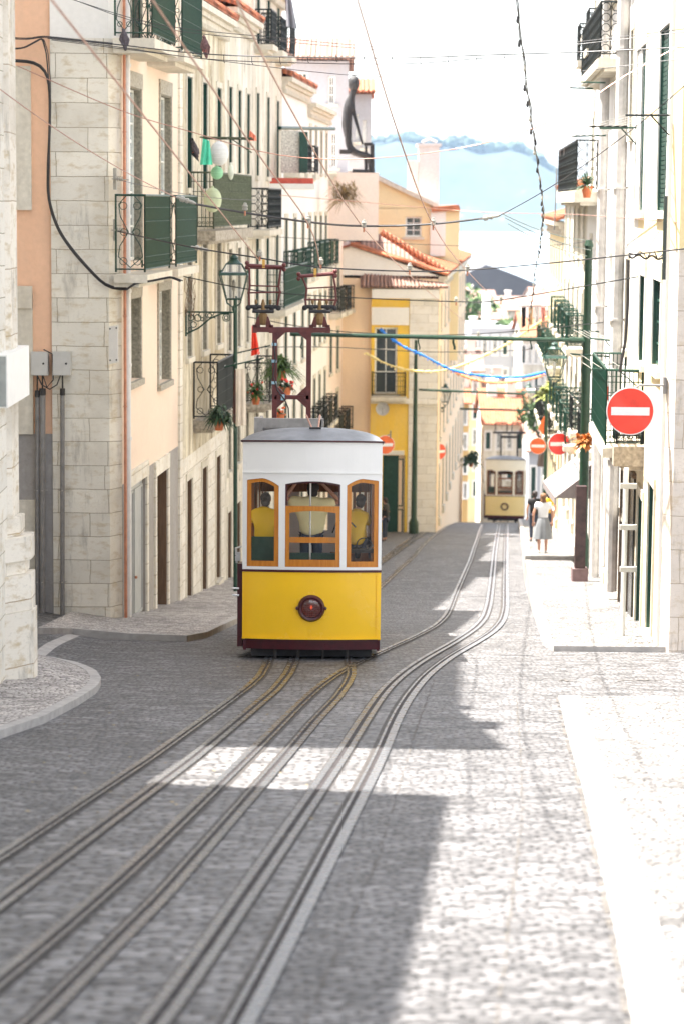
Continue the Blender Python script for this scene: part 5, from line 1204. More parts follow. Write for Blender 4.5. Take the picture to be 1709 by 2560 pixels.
p_ = at(1345, 1300, 84); person('man in a black T-shirt walking ahead of the woman in the grey skirt', (p_.x-.15, 84, hr(p_.x, 84)), {}, 1.1, H=1.78, shirt=M_under, lower=jean, fz=.1)
p_ = at(1362, 1300, 88); person('tanned dark-haired walker beside the man in the black T-shirt', (p_.x+.1, 88, hr(p_.x, 88)), {}, 1.0, H=1.74, shirt=polo, lower=jean, fz=.1)
p_ = at(962, 1300, 96); person('person in dark clothes before the green shop door', (p_.x, 96, gz(p_.x, 96)), {'el': (.28, -.05, 1.15)}, 1.05, H=1.75, shirt=M_under, lower=jean, fz=1.2)
# ================================================================ STREET FURNITURE AND SMALL THINGS
def lantern(base, sc, bracket, label, name='street_lantern', arm=None):
    # base: lower tip of the lantern; bracket: +1 wall to the right, -1 wall to the left
    t = thing(name, label, 'street lamp', base, 'iron wall lanterns along the street'); B = Vector(base)
    def q(x, y, z): return B+Vector((x, y, z))*sc
    m = MB(); b0, b1, zt, z0 = .17, .31, .78, .22
    def sq(h, z): return [q(-h, -h, z), q(h, -h, z), q(h, h, z), q(-h, h, z)]
    lo_, hi_ = sq(b0, z0), sq(b1, zt); cap = sq(.17, 1.02)
    for i in range(4):
        m.bar(lo_[i], hi_[i], .013*sc); m.bar(hi_[i], cap[i], .013*sc); m.bar(lo_[i], lo_[(i+1) % 4], .014*sc); m.bar(cap[i], cap[(i+1) % 4], .015*sc)
        m.bar(hi_[i]+Vector((0, 0, .0)), hi_[i]+Vector((0, 0, .09))*sc, .016*sc)
    a, b = sq(b1+.03, zt-.015), sq(b1-.02, zt+.045); m.box8(a+b)
    m.lathe(q(0, 0, 0), [(.19*sc, 1.02*sc), (.12*sc, 1.08*sc), (.085*sc, 1.13*sc), (.11*sc, 1.15*sc), (.05*sc, 1.21*sc), (.01, 1.25*sc)], 12)
    for i in range(4): m.tube([lo_[i], q(lo_[i].x*0, 0, .12).lerp(lo_[i], .9)-Vector((0, 0, .08))*sc, q(0, 0, .02)], .012*sc)
    m.lathe(q(0, 0, 0), [(.02*sc, -.06*sc), (.04*sc, -.02*sc), (.035*sc, .04*sc), (.02*sc, .08*sc)], 8); m.build('frame', M_green, t)
    for i in range(4):
        g_ = MB(); j = (i+1) % 4; g_.quad(lo_[i], lo_[j], hi_[j], hi_[i]); g_.build('pane', M_lampg, t)
        g_ = MB(); g_.quad(hi_[i], hi_[j], cap[j], cap[i]); g_.build('pane', M_lampg, t)
    g_ = MB(); g_.lathe(q(0, 0, 0), [(.03*sc, .24*sc), (.02*sc, .4*sc), (.055*sc, .46*sc), (.05*sc, .6*sc), (.01, .66*sc)], 10); g_.build('bulb', M_inswht, t, smooth=True)
    L_ = arm or 1.1; s = bracket; m = MB(); zz = -.08
    m.bar(q(0, 0, zz)+Vector((0, 0, 0)), q(0, 0, zz)+Vector((s*L_, 0, 0)), .022, 6); m.bar(q(0, 0, zz), q(0, 0, 0), .025, 6)
    P0 = q(0, 0, zz); V = lambda x, z: P0+Vector((s*x*L_/1.1, 0, z))
    m.tube([V(1.08, -.52), V(.8, -.38), V(.55, -.16), V(.3, -.04), V(.1, -.03)], .022)
    for (x, z, r) in ((.17, -.13, .085), (.17, -.13, .045), (.55, -.08, .05), (.82, -.14, .08), (.98, -.14, .07), (.92, -.30, .07), (1.0, -.42, .05), (.72, -.17, .04)): m.ring(V(x, z), r, .012, (1, 0, 0), (0, 0, 1), 12, 4)
    for x in (.45, .62, .78, .9, 1.0): m.tube([V(x, -.02), V(x+.03, -.08), V(x-.03, -.15)], .014)
    m.bar(V(1.09, .06), V(1.09, -.58), .025); m.build('bracket', M_green, t)
    return t
lantern(tuple(at(585, 772, 57.5)), 1.05, -1, 'large green wall lantern on a scrolled bracket fixed to the cream house', arm=1.15)
lantern(tuple(at(1383, 962, 68)), 1.0, 1, 'green wall lantern on the right, under the green tram-wire pole', arm=1.0)
lantern(tuple(at(1319, 1022, 112)), 1.0, 1, 'smaller far lantern left of the flowering balcony on the right side', arm=1.0)
lantern(tuple(at(1111, 1015, 112)), .85, -1, 'far lantern fixed to the peach row house, above the orange-red round sign', arm=.7)
def wire(name, label, cat, pts, r=.012, mat=None, sag=0.0, group='overhead wires across the street', n=14):
    P = [at(*p) for p in pts]
    if len(P) == 2:
        P = [P[0].lerp(P[1], i/n)-Vector((0, 0, sag*4*(i/n)*(1-i/n))) for i in range(n+1)]
    else:
        Q = []
        for i in range(len(P)-1):
            p0, p1, p2, p3 = P[max(i-1, 0)], P[i], P[i+1], P[min(i+2, len(P)-1)]
            for k in range(4):
                t = k/4; Q.append(.5*((2*p1)+(p2-p0)*t+(2*p0-5*p1+4*p2-p3)*t*t+(3*p1-p0-3*p2+p3)*t**3))
        P = Q+[P[-1]]
    mb = MB(); mb.tube(P, r, 5)
    o = mb.build(name, mat or M_cable); tag(o, label, cat, group); return o
tw_ = 'copper trolley wires above the tracks'
wire('trolley_wire', 'copper wire running down to the left collector of the near tram', 'wire', [(118, -15, 20), (646, 648, 44)], .011, M_copwire, 0, tw_)
wire('trolley_wire', 'copper wire running down to the right, tilted collector of the near tram', 'wire', [(372, -15, 20.5), (620, 350, 31), (772, 562, 40), (800, 668, 44)], .011, M_copwire, 0, tw_)
wire('trolley_wire', 'copper wire crossing the white houses to the balustrade of the yellow house', 'wire', [(585, -15, 21), (720, 260, 31), (905, 566, 44), (1050, 712, 70), (1180, 820, 100)], .011, M_copwire, 0, tw_)
wire('trolley_wire', 'copper wire crossing the sky and the tall white chimney', 'wire', [(889, -15, 22), (1000, 350, 33), (1082, 562, 43), (1165, 676, 60), (1258, 770, 90)], .011, M_copwire, 0, tw_)
wire('span_wire', 'thick dark span wire with two white insulators, slung above the pantographs', 'wire', [(488, 510, 40), (600, 530, 41), (770, 555, 42), (905, 565, 43), (1080, 560, 43), (1245, 540, 43)], .019, M_cable)
wire('guy_wire', 'thin wire rising from the insulator over the yellow gable to the top right', 'wire', [(1245, 540, 43), (1709, 215, 38)], .008, M_cable, .15)
wire('guy_wire', 'thin copper wire from the left edge down to the white insulator by the balcony', 'wire', [(-10, 215, 33), (438, 492, 39.5)], .008, M_copwire, .1)
wire('span_wire', 'second span wire touching the tops of both tram collectors', 'wire', [(295, 578, 49), (480, 618, 46), (650, 645, 44.6), (800, 668, 44.6), (1020, 678, 45), (1165, 675, 45), (1400, 655, 44), (1709, 622, 42)], .014, M_cable)
wire('span_wire', 'green-grey span wire crossing in front of the balustrade and the dark warehouse', 'wire', [(455, 690, 56), (640, 726, 56), (840, 742, 57), (1140, 754, 58), (1250, 750, 58), (1592, 692, 46)], .013, M_dkiron)
wire('span_wire', 'span wire just above the long green horizontal pole', 'wire', [(620, 792, 66), (820, 826, 68), (1080, 838, 70), (1290, 828, 70), (1505, 806, 60)], .013, M_dkiron)
wire('span_wire', 'slack wire crossing below the long green horizontal pole', 'wire', [(660, 868, 72), (830, 868, 76), (1080, 880, 80), (1290, 876, 80), (1330, 868, 66)], .012, M_dkiron)
wire('telephone_wire', 'long thin wire dipping across the sculpture and the hilltop', 'wire', [(45, 165, 33), (300, 275, 34), (480, 330, 35), (700, 388, 36), (930, 396, 36), (1200, 360, 36), (1400, 292, 35), (1560, 190, 35), (1709, 108, 35)], .007, M_copwire)
wire('telephone_wire', 'upper one of two thin wires crossing the top of the sky', 'wire', [(170, -5, 37), (400, 62, 38), (700, 95, 39), (1000, 120, 39), (1300, 118, 39), (1550, 92, 38), (1709, 72, 38)], .006, M_cable)
wire('telephone_wire', 'lower one of two thin wires crossing the top of the sky', 'wire', [(200, 5, 37.3), (400, 70, 38.3), (700, 103, 39.3), (1000, 127, 39.3), (1300, 124, 39.3), (1709, 80, 38.3)], .006, M_cable)
wire('hanger_cable', 'heavier cable with small hangers below the two topmost wires', 'wire', [(120, 92, 38), (300, 112, 39), (500, 134, 40), (700, 142, 40), (1000, 145, 40), (1200, 138, 40), (1450, 130, 40), (1709, 118, 39)], .010, M_cable)
c2 = wire('hanger_cable', 'carrier cable hung just below the heavier cable with hangers', 'wire', [(120, 96, 38), (300, 118, 39), (500, 146, 40), (700, 156, 40), (1000, 160, 40), (1200, 146, 40), (1320, 140, 40)], .007, M_cable)
mb = MB()
for i in range(11):
    x = 560+i*70; a = at(x, 139+4*math.sin(i), 40); mb.tube([a, a-Vector((0, 0, .09)), a+Vector((.02, 0, -.12))], .006, 4)
tag(mb.build('cable_hangers', M_cable), 'row of little hooks between the two hanger cables over the street', 'hanger')
wire('telephone_wire', 'thin wire below the carrier cable, from the left balcony to the right edge', 'wire', [(130, 100, 38), (500, 146, 40), (850, 186, 41), (1100, 196, 41), (1300, 197, 41), (1450, 178, 40), (1709, 146, 39)], .006, M_cable)
wire('telephone_wire', 'thin sagging wire across the gable window of the orange house', 'wire', [(700, 488, 70), (900, 505, 72), (1200, 530, 74), (1430, 536, 66), (1690, 556, 43)], .010, M_copwire)
wire('telephone_wire', 'thin wire across the water, from the green balcony to the right row', 'wire', [(650, 590, 75), (900, 604, 78), (1200, 616, 80), (1395, 612, 78), (1480, 600, 66)], .009, M_dkiron)
wire('telephone_wire', 'straight wire sloping up from the left wall beside the white door panes', 'wire', [(300, 450, 49), (640, 500, 60)], .007, M_cable, .1)
for i, (a, b, c, d, lb) in enumerate(((1255, 535, 1460, 600, 'uppermost'), (1270, 560, 1465, 640, 'lowest'), (1262, 545, 1475, 625, 'middle'))):
    wire('guy_wire', f'{lb} of three green stay wires running to the top of the thick green pole', 'wire', [(a, b, 50+i), (c, d, 63.5)], .011, M_green, .1, 'stay wires of the green pole')
# ceramic insulators hanging from the span wires
def insulator(p, label):
    t = thing('insulator', label, 'insulator', tuple(p), 'white insulators on the span wires'); m = MB()
    m.lathe(p, [(.02, -.05), (.048, -.03), (.048, 0), (.03, .01), (.048, .02), (.048, .045), (.03, .055), (.028, .085), (.01, .09)], 12); m.build('cap', M_inswht, t, smooth=True)
    m = MB(); m.tube([p-Vector((0, 0, .13)), p-Vector((0, 0, .04))], .018, 6); m.build('clamp', M_copper, t); return t
for (x, y, Y, lb) in ((770, 552, 42, 'above the right pantograph, left one on the upper span wire'), (909, 562, 43, 'over the white houses, middle one on the upper span wire'), (1082, 557, 43, 'in front of the yellow gable, right one on the upper span wire'), (613, 520, 41, 'beside the ringed balcony on the upper span wire'),
    (650, 635, 44.6, 'on top of the left pantograph'), (802, 655, 44.6, 'on top of the right pantograph'), (1023, 669, 45, 'in front of the tiled balustrade on the second span wire'), (1167, 672, 45, 'before the dark warehouse roof on the second span wire'),
    (1139, 750, 58, 'above the clothes line on the third span wire'), (1251, 747, 58, 'left of the hanging clothes on the third span wire'), (1194, 836, 70, 'just above the long green pole, left'), (1290, 828, 70, 'just above the long green pole, right')):
    insulator(at(x, y, Y), 'ceramic insulator '+lb)
for (x0, y0, x1, y1, Y, lb) in ((440, 492, 490, 509, 39.7, 'pale strain insulator at the left end of the upper span wire, by the balcony'), (478, 616, 525, 627, 46, 'pale strain insulator below the green balcony, on the second span wire'), (1195, 548, 1250, 538, 43, 'pale strain insulator right of the gable on the upper span wire')):
    mb = MB(); a, b = at(x0, y0, Y), at(x1, y1, Y); mb.tube([a, a.lerp(b, .2), a.lerp(b, .25), a.lerp(b, .4), a.lerp(b, .45), a.lerp(b, .6), a.lerp(b, .65), a.lerp(b, .85), b], [.015, .02, .05, .05, .03, .05, .03, .03, .015], 8); tag(mb.build('strain_insulator', M_inswht), lb, 'insulator')
# green tram-wire poles
t = thing('tram_wire_pole', 'thick green iron pole on the right carrying the long horizontal arm', 'pole', tuple(at(1466, 1390, 64)))
m = MB(); a = at(1471, 600, 64); zb_ = hr(a.x, 64); m.lathe(Vector((a.x, 64, 0)), [(.18, zb_), (.18, zb_+.9), (.13, zb_+1.1), (.12, -4.5), (.15, -4.4), (.11, -4.2), (.10, a.z-.2), (.13, a.z-.15), (.08, a.z)], 12); m.build('post', M_greenp, t, smooth=True)
m = MB(); A = at(725, 835, 64); Bq = at(1455, 851, 64); m.tube([A, Bq], .055, 8); m.tube([Bq-Vector((.35, 0, 0)), Bq+Vector((.2, 0, 0))], .085, 8); m.build('arm', M_greenp, t)
for x in (755, 1045, 1132, 1325):
    m = MB(); p = at(x, 842, 64); m.tube([p, p-Vector((0, 0, .15)), p-Vector((.04 if x < 1000 else -.04, 0, .28)), p-Vector((-.03, 0, .34))], .02 if x != 1132 else .035); m.build('hook', M_greenp, t)
t = thing('tram_wire_pole', 'slender green pole against the stone quoins of the yellow house', 'pole', tuple(at(1039, 1290, 105)))
m = MB(); a = at(1039, 850, 105); zb_ = gz(a.x, 105); m.lathe(Vector((a.x, 105, 0)), [(.22, zb_), (.22, zb_+.5), (.13, zb_+.7), (.115, zb_+4), (.10, zb_+4.1), (.07, a.z)], 10); m.build('post', M_greenp, t, smooth=True)
m = MB(); m.tube([at(1045, 974, 105), at(1312, 985, 105)], .055, 6); m.build('arm', M_greenp, t)
mb = MB(); mb.tube([at(1148, 1022, 120), at(1316, 1026, 120)], .055, 6); tag(mb.build('wire_bar', M_greenp), 'third, farthest green bar spanning the street above the second tram', 'bar')
t = thing('drain_post', 'dark green post behind the big left lantern, beside the laundry', 'post', tuple(at(589, 1100, 63)))
m = MB(); m.tube([at(589, 740, 63), at(589, 1480, 63)], .055, 8); m.build('post', M_green, t)
# no-entry signs
def sign(cx, cy, r_px, Y, red, label, wall_px=None, rot=0.0, pole=False, bent=0.0):
    c = at(cx, cy, Y); R = r_px*Y/6000*1.0; t = thing('no_entry_sign', label, 'road sign', tuple(c-Vector((0, 0, R))), 'round no-entry signs')
    cr, sr = math.cos(rot), math.sin(rot)
    def q(x, y, z):
        y += bent*math.sin(3.1*z/R+x/R*2)*.01
        return c+Vector((x*cr-y*sr, x*sr+y*cr, z))
    def disc(r0, y0, y1, mb, sx=1.0, sz=1.0, n=40):
        vs = [q(0, y0, 0)]+[q(r0*math.cos(2*math.pi*i/n), y0, r0*math.sin(2*math.pi*i/n)) for i in range(n)]+[q(0, y1, 0)]+[q(r0*math.cos(2*math.pi*i/n), y1, r0*math.sin(2*math.pi*i/n)) for i in range(n)]
        fs = []
        for i in range(n):
            j = (i+1) % n; fs += [(0, 1+i, 1+j), (n+1, n+2+j, n+2+i), (1+i, 1+j, n+2+j, n+2+i)]
        mb.add(vs, fs)
    m = MB(); disc(R, -.004, .02, m); m.build('plate', M_signw, t)
    m = MB(); disc(R*.955, -.012, -.0045, m); m.build('red_disc', red, t)
    m = MB(); m.box8([q(-R*.80, -.02, -R*.17), q(R*.80, -.02, -R*.17), q(R*.80, -.0125, -R*.17), q(-R*.80, -.0125, -R*.17), q(-R*.80, -.02, R*.17), q(R*.80, -.02, R*.17), q(R*.80, -.0125, R*.17), q(-R*.80, -.0125, R*.17)]); m.build('white_bar', M_signw, t)
    if wall_px:
        e = at(wall_px[0], wall_px[1], Y); s_ = c+Vector((R*.25*(1 if e.x > c.x else -1), .06, R*1.08)); m = MB(); m.tube([c+Vector((0, .04, R*.7)), s_-Vector((.0, 0, .04)), s_+Vector((.06*(1 if e.x > c.x else -1), 0, 0)), Vector((e.x, s_.y, s_.z))], .022, 8); m.box(e.x-.02, e.x+.03, s_.y-.04, s_.y+.04, s_.z-.15, s_.z+.15); m.build('bracket', M_gpipe, t)
    return t
M_signred = plain('mottled_sign_red', (.80, .045, .02), .22, 0, .35, 2.2)
sign(1574, 1028, 60, 43.4, M_signred, 'largest no-entry sign, glossy red, bracketed off the yellow corner house at right', (1661, 960), -.05, bent=1.0)
sign(1396, 1110, 28, 76, M_red, 'red no-entry sign on the right beside the green ironwork balcony', (1450, 1075), .1)
sign(1343, 1115, 21, 92, M_orange, 'faded orange no-entry sign on the green post behind the woman', None)
sign(1099, 1129, 20, 111, plain('sign_orange_red', (.82, .09, .02), .35), 'orange-red no-entry sign turned sideways on the peach row house', (1092, 1104), .75)
sign(962, 1112, 24, 92, M_orange, 'red sign mostly hidden behind the right edge of the near tram', (975, 1085), .2)
p = at(1363, 1100, 93); mb = MB(); mb.tube([(p.x, 93, at(1363, 985, 93).z), (p.x, 93, gz(p.x, 93))], .06, 8); tag(mb.build('sign_post', M_greenp), 'dark green post carrying the faded orange sign and the orange pennant', 'post')
mb = MB(); mb.prism([at(1360, 1040, 92.8), at(1357, 1090, 92.8), at(1345, 1072, 92.8), at(1352, 1052, 92.8)], (0, .04, 0)); tag(mb.build('pennant', M_orange), 'small orange pennant on the green post above the faded orange sign', 'flag')
# paper garlands
def garland(label, pts, col, r=.048):
    P = [at(*p) for p in pts]; Q = []
    for i in range(len(P)-1):
        p0, p1, p2, p3 = P[max(i-1, 0)], P[i], P[i+1], P[min(i+2, len(P)-1)]
        for k in range(12):
            t = k/12; Q.append(.5*((2*p1)+(p2-p0)*t+(2*p0-5*p1+4*p2-p3)*t*t+(3*p1-p0-3*p2+p3)*t**3))
    Q.append(P[-1]); mb = MB(); mb.tube(Q, [r*random.uniform(.45, 1.2) for _ in Q], 7)
    for q in Q[::2]:
        for _ in range(3):
            d = Vector((random.uniform(-1, 1), random.uniform(-1, 1), random.uniform(-1, .6)))*r*1.6; mb.add([q, q+d, q+d+Vector((.04, 0, -.05))], [(0, 1, 2)])
    tag(mb.build('garland', plain('paper_'+label.split()[0], col, .8)), label, 'garland', 'paper garlands across the street')
garland('blue paper garland sagging across the street below the green arm', [(948, 822, 84), (1000, 862, 84), (1060, 890, 84), (1130, 925, 84), (1220, 941, 84), (1300, 942, 84), (1362, 930, 84)], (.03, .22, .72))
garland('yellow paper garland rising to the clothes line on the right', [(912, 882, 86), (960, 907, 86), (1020, 925, 86), (1090, 928, 86), (1160, 910, 86), (1240, 874, 86), (1300, 838, 86), (1366, 792, 86)], (.80, .62, .25))
garland('orange paper garland hanging lowest, under the blue one', [(1128, 926, 88), (1170, 945, 88), (1220, 956, 88), (1270, 956, 88), (1322, 948, 88), (1362, 936, 88)], (.80, .30, .12))
# string of bulbs
P = [(1286, -20, 28), (1300, 80, 30), (1312, 190, 32), (1330, 320, 36), (1346, 440, 42), (1357, 520, 48), (1350, 600, 56), (1336, 680, 64), (1330, 740, 70), (1318, 830, 80)]
P = [Vector(p) for p in smooth_pts([at(*p) for p in P], 90, 2)]
t = thing('bulb_string', 'twisted string of little lamps hanging down the sky on the right', 'light string', tuple(P[-1]))
m = MB(); m.tube(P, .008, 4); m.tube([p+Vector((.022*math.sin(i*1.3), 0, .022*math.cos(i*1.3))) for i, p in enumerate(P)], .008, 4); m.build('cord', M_cable, t)
for i in range(2, 88, 2):
    m = MB(); q = P[i]+Vector((random.uniform(-.03, .03), 0, 0)); m.lathe(q, [(.012, .0), (.016, -.03), (.022, -.055), (.016, -.08), (.003, -.09)], 6); m.build('bulb', M_cable if i % 3 else M_inswht, t)
# balconies of the left row that carry things
def uz(px, py, w_): return LF.uv(px, py, w_)
zb_ = uz(505, 580, .62)[1]; ua, ub = uz(540, 500, .62)[0], uz(628, 500, .62)[0]
M_olive = plain('peeling_olive_iron', (.07, .085, .05), .7, 0, .6, 25); M_oldslab = plain('stained_slab', (.34, .30, .24), .9, 0, .4, 12)
balcony(LF, h2, ua-.4, min(ub, U2+1.0), zb_, .62, 1.45, 'bars', M_olive, M_oldslab, th=.25, gap=.09)
ua, ub = uz(665, 500, .55)[0], uz(697, 500, .55)[0]; balcony(LF, h3, ua, ub, uz(640, 578, .55)[1], .62, 1.25, 'rings', M_dkiron, side='rings', gap=.1)
ua, ub = uz(542, 1000, .6)[0], uz(580, 1000, .6)[0]; zl = uz(500, 1082, .6)[1]
balcony(LF, h2, ua, ub, zl, .62, 1.5, 'bars', M_dkiron, M_oldslab, side='scroll', th=.22, gap=.06)
ua, ub = uz(662, 1000, .6)[0], uz(690, 1000, .6)[0]; balcony(LF, h2b if False else h3, ua, ub, uz(630, 1035, .6)[1], .75, 1.25, 'scroll', M_dkiron, M_oldslab)
zb_ = uz(712, 775, .6)[1]; balcony(LF, h4, uz(712, 700, .6)[0]-.1, uz(767, 700, .6)[0], zb_, .6, 1.35, 'bars', M_green, th=.2)
# festive lanterns and cloths on the olive balcony
def ball_thing(name, label, x, y, Y, rx, rz, mat, cat):
    m = MB(); c = at(x, y, Y); m.ball(c, rx, rx, rz, 16, 12); m.lathe(c+Vector((0, 0, rz)), [(.03, -.02), (.035, .03), (.01, .04)], 8)
    for k in range(5): m.ring(c+Vector((0, 0, rz*(-.7+.35*k))), rx*math.sqrt(max(.05, 1-(-.7+.35*k)**2))+.003, .006, (1, 0, 0), (0, 1, 0), 18, 3)
    return tag(m.build(name, mat, smooth=True), label, cat)
ball_thing('paper_lantern', 'big white round paper lantern above the olive balcony rail', 548, 384, 58, .23, .29, plain('white_paper', (.66, .68, .68), .8, 0, .04), 'paper lantern')
ball_thing('paper_lantern', 'pale green paper lantern hanging inside the olive balcony', 532, 500, 58.5, .22, .30, plain('pale_green_paper', (.50, .56, .38), .8), 'paper lantern')
ball_thing('paper_lantern', 'small mint paper lantern below the white one', 543, 432, 58.3, .15, .16, plain('mint_paper', (.30, .60, .38), .8), 'paper lantern')
ball_thing('paper_lantern', 'narrow pale paper lantern beside the mint one on the olive balcony', 578, 430, 58.6, .07, .19, plain('ivory_paper', (.62, .66, .58), .8), 'paper lantern')
def cloth(name, label, poly, Y, mat, cat='cloth', amp=.03, th=.012):
    a = [at(x, y, Y) for x, y in poly]; tl, tr, br, bl = a; m = MB(); n, k = 14, 10; vs = []
    for s_ in (0, 1):
        for j in range(k+1):
            for i in range(n+1):
                u, v = i/n, j/k; p = tl.lerp(tr, u).lerp(bl.lerp(br, u), v); p += Vector((0, s_*th+amp*math.sin(u*13+v*2)*(.3+v), 0)); vs.append(p)
    N_ = (n+1)*(k+1); fs = []
    for s_ in (0, 1):
        for j in range(k):
            for i in range(n): q = s_*N_+j*(n+1)+i; fs.append((q, q+1, q+n+2, q+n+1))
    m.add(vs, fs); return tag(m.build(name, mat, smooth=True), label, cat)
teal = plain('teal_cloth', (.10, .62, .42), .8)
cloth('bunting_cloth', 'teal cloth tied to the olive balcony left of the white paper lantern', [(508, 346), (524, 352), (532, 412), (500, 412)], 57.8, teal)
cloth('bunting_cloth', 'coral cloth on the drying rod to the right of the white paper lantern', [(625, 325), (640, 340), (642, 352), (622, 352)], 66, plain('coral_cloth', (.80, .25, .16), .8))
cloth('hanging_shawl', 'dark shawl hanging from the tall black window of the cream house', [(474, 345), (484, 345), (498, 405), (478, 385)], 57, M_under)
cloth('towel', 'long white and peach striped towel hanging over the lower left balcony', [(589, 922), (612, 922), (617, 1062), (590, 1066)], 59.5, plain('striped_towel', (.74, .66, .56), .9, 0, .12, 3), 'towel', .02)
cloth('brown_strap', 'narrow dark brown garment beside the white striped towel', [(586, 924), (590, 924), (590, 1060), (581, 1055)], 59.4, plain('brown_cloth', (.07, .03, .02), .8), 'garment', .01)
cloth('red_cloth', 'bright red cloth hanging behind the near tram pantograph', [(630, 815), (638, 815), (650, 885), (628, 890)], 68, plain('red_cloth', (.80, .05, .02), .8))
cloth('red_cloth', 'small red cloth on the green ironwork beside the largest no-entry sign', [(1504, 966), (1520, 966), (1522, 1000), (1508, 1002)], 56, MATS['red_cloth'])
for i, (x, col, lb) in enumerate(((1307, (.02, .02, .02), 'black trousers'), (1325, (.70, .45, .25), 'tan shirt'), (1340, (.75, .70, .68), 'white shirt'), (1356, (.72, .30, .24), 'salmon shirt'))):
    cloth('hanging_'+lb.split()[1], lb+' drying on the high clothes line above the right lantern', [(x-5, 768), (x+6, 768), (x+5, 815-5*i), (x-4, 820-5*i)], 84, plain('laundry_'+lb.split()[0], col, .9), 'laundry', .03)
wire('clothes_line', 'clothes line with four garments on the right, below the warehouse roof', 'clothes line', [(1295, 766, 84), (1400, 766, 84)], .012, M_cable, 0, None)
# drying racks
def rack(label, A, B, Y, depth, n, mat, strut=True):
    a, b = at(*A, Y), at(*B, Y); t = thing('drying_rack', label, 'drying rack', tuple(a), 'wall-mounted drying racks'); m = MB()
    m.bar(a, b, .022, 6); d = Vector((0, depth, 0)); m.bar(a+d, b+d, .022, 6)
    if strut: e = b-Vector((0, 0, .35)); m.build('arm', mat, t); m = MB(); m.bar(a.lerp(b, .55)+Vector((0, 0, .02)), e, .014); m.build('strut', mat, t); m = MB(); m.bar(a, b, .012, 4)
    m.build('arm', mat, t); m = MB(); m.bar(a+d, b+d, .022, 6); m.build('arm', mat, t); m = MB()
    for i in range(n): p = a.lerp(b, i/n); m.bar(p, p+d, .006)
    m.build('cord', M_inswht, t); return t
rack('green drying rack over the two tall dark windows at top right', (1562, 288), (1672, 288), 43.5, 6.5, 5, M_dkiron)
rack('green drying rack farther down, left of the tall dark windows', (1497, 321), (1590, 319), 51, 6.0, 5, M_green)
rack('drying rack with a strut over the olive balcony', (500, 343), (630, 345), 58.5, 1.2, 4, M_olive)
rack('low green drying rack behind the near tram, left of the red-brown tower', (560, 918), (660, 895), 62, 5.5, 4, M_green, False)
rack('green iron rack above the dark green ironwork on the right', (1472, 846), (1540, 852), 57, 4, 5, M_green)
rack('green iron rack just above the largest no-entry sign', (1478, 922), (1598, 930), 50.5, 5, 4, M_green)
rack('high rod rack on the small right balcony house', (1450, 205), (1512, 207), 60, 3, 3, M_green, False)
# ironwork balconies on the right
def rz_(px, py, w_): return RF.uv(px, py, w_)
ub = RF.uv(1500, 900, .6)[0]; ua = RF.uv(1535, 900, .6)[0]; balcony(RF, r2, ua, ub+.4, rz_(1500, 1068, .6)[1], .75, 1.6, 'bars', M_green, th=.2, gap=.09)
ua, ub = RF.uv(1500, 100, .5)[0], RF.uv(1455, 100, .5)[0]; balcony(RF, r3, ua, ub, rz_(1495, 150, .5)[1], .5, 1.35, 'rings', M_dkiron, th=.22)
ua, ub = RF.uv(1440, 430, .6)[0], RF.uv(1395, 430, .6)[0]; balcony(RF, r4, ua, ub, rz_(1430, 480, .6)[1], .6, 1.45, 'rings', M_dkiron, th=.3)
# plants
def leaves(m, c, R, n, ln=.25, droop=.5, wd=.02):
    for i in range(n):
        a = random.uniform(0, 6.28); el = random.uniform(-.1, 1.4); d = Vector((math.cos(a)*math.cos(el), math.sin(a)*math.cos(el), math.sin(el))); s = d.cross(Vector((0, 0, 1)));
        s = s.normalized()*wd if s.length > .01 else Vector((wd, 0, 0)); l_ = ln*random.uniform(.6, 1.3); p = c; pr = [p-s*.5, p+s*.5]
        pts = []
        for k in range(1, 4):
            t = k/3; q = c+d*l_*t-Vector((0, 0, droop*l_*t*t)); pts.append(q)
        v = [c-s*.6, c+s*.6, pts[0]-s, pts[0]+s, pts[1]-s*.7, pts[1]+s*.7, pts[2]]; m.add(v, [(0, 1, 3, 2), (2, 3, 5, 4), (4, 5, 6)])
M_leaf = plain('leaf_green', (.07, .13, .025), .6, 0, .6, 6); M_leafd = plain('dark_leaf', (.035, .07, .03), .6, 0, .6, 8); M_pot = plain('terracotta', (.55, .16, .06), .8)
def pot_plant(label, x, y, Y, R, n, ln, leaf, pot=True, droop=.5, wd=.02, flowers=None):
    c = at(x, y, Y); t = thing('potted_plant' if pot else 'plant', label, 'plant', tuple(c)); m = MB(); leaves(m, c+Vector((0, 0, .02)), R, n, ln, droop, wd)
    if R > .1:
        for _ in range(n//12): leaves(m, c+Vector((random.uniform(-R, R), random.uniform(-R, R), random.uniform(0, R*1.2))), R, 12, ln*.5, droop, wd)
    m.build('foliage', leaf, t)
    if flowers:
        m = MB()
        for _ in range(14):
            m = MB(); m.ball(c+Vector((random.uniform(-R, R)*1.2, random.uniform(-R, R), random.uniform(-.05, R*1.6))), .035, n=6, m=4); m.build('flower', flowers, t)
    if pot:
        m = MB(); m.lathe(c, [(.09, -.30), (.14, -.04), (.155, -.04), (.155, 0), (.13, 0)], 14); m.build('pot', M_pot, t)
pot_plant('tall spiky plant in a terracotta pot behind the tram pantograph tower', 702, 925, 67, .26, 260, .78, M_leaf, droop=.6, wd=.024)
pot_plant('small flowering plant in a terracotta pot, right of the spiky plant', 716, 968, 66, .15, 90, .3, M_leafd, flowers=M_red, droop=.7)
pot_plant('low green plant on the ledge just above the near tram roof', 700, 1035, 68, .12, 70, .2, M_leaf, flowers=M_orange)
pot_plant('spiky dark plant on the round balcony at the upper right', 1466, 465, 62, .1, 80, .5, M_leafd, droop=.4)
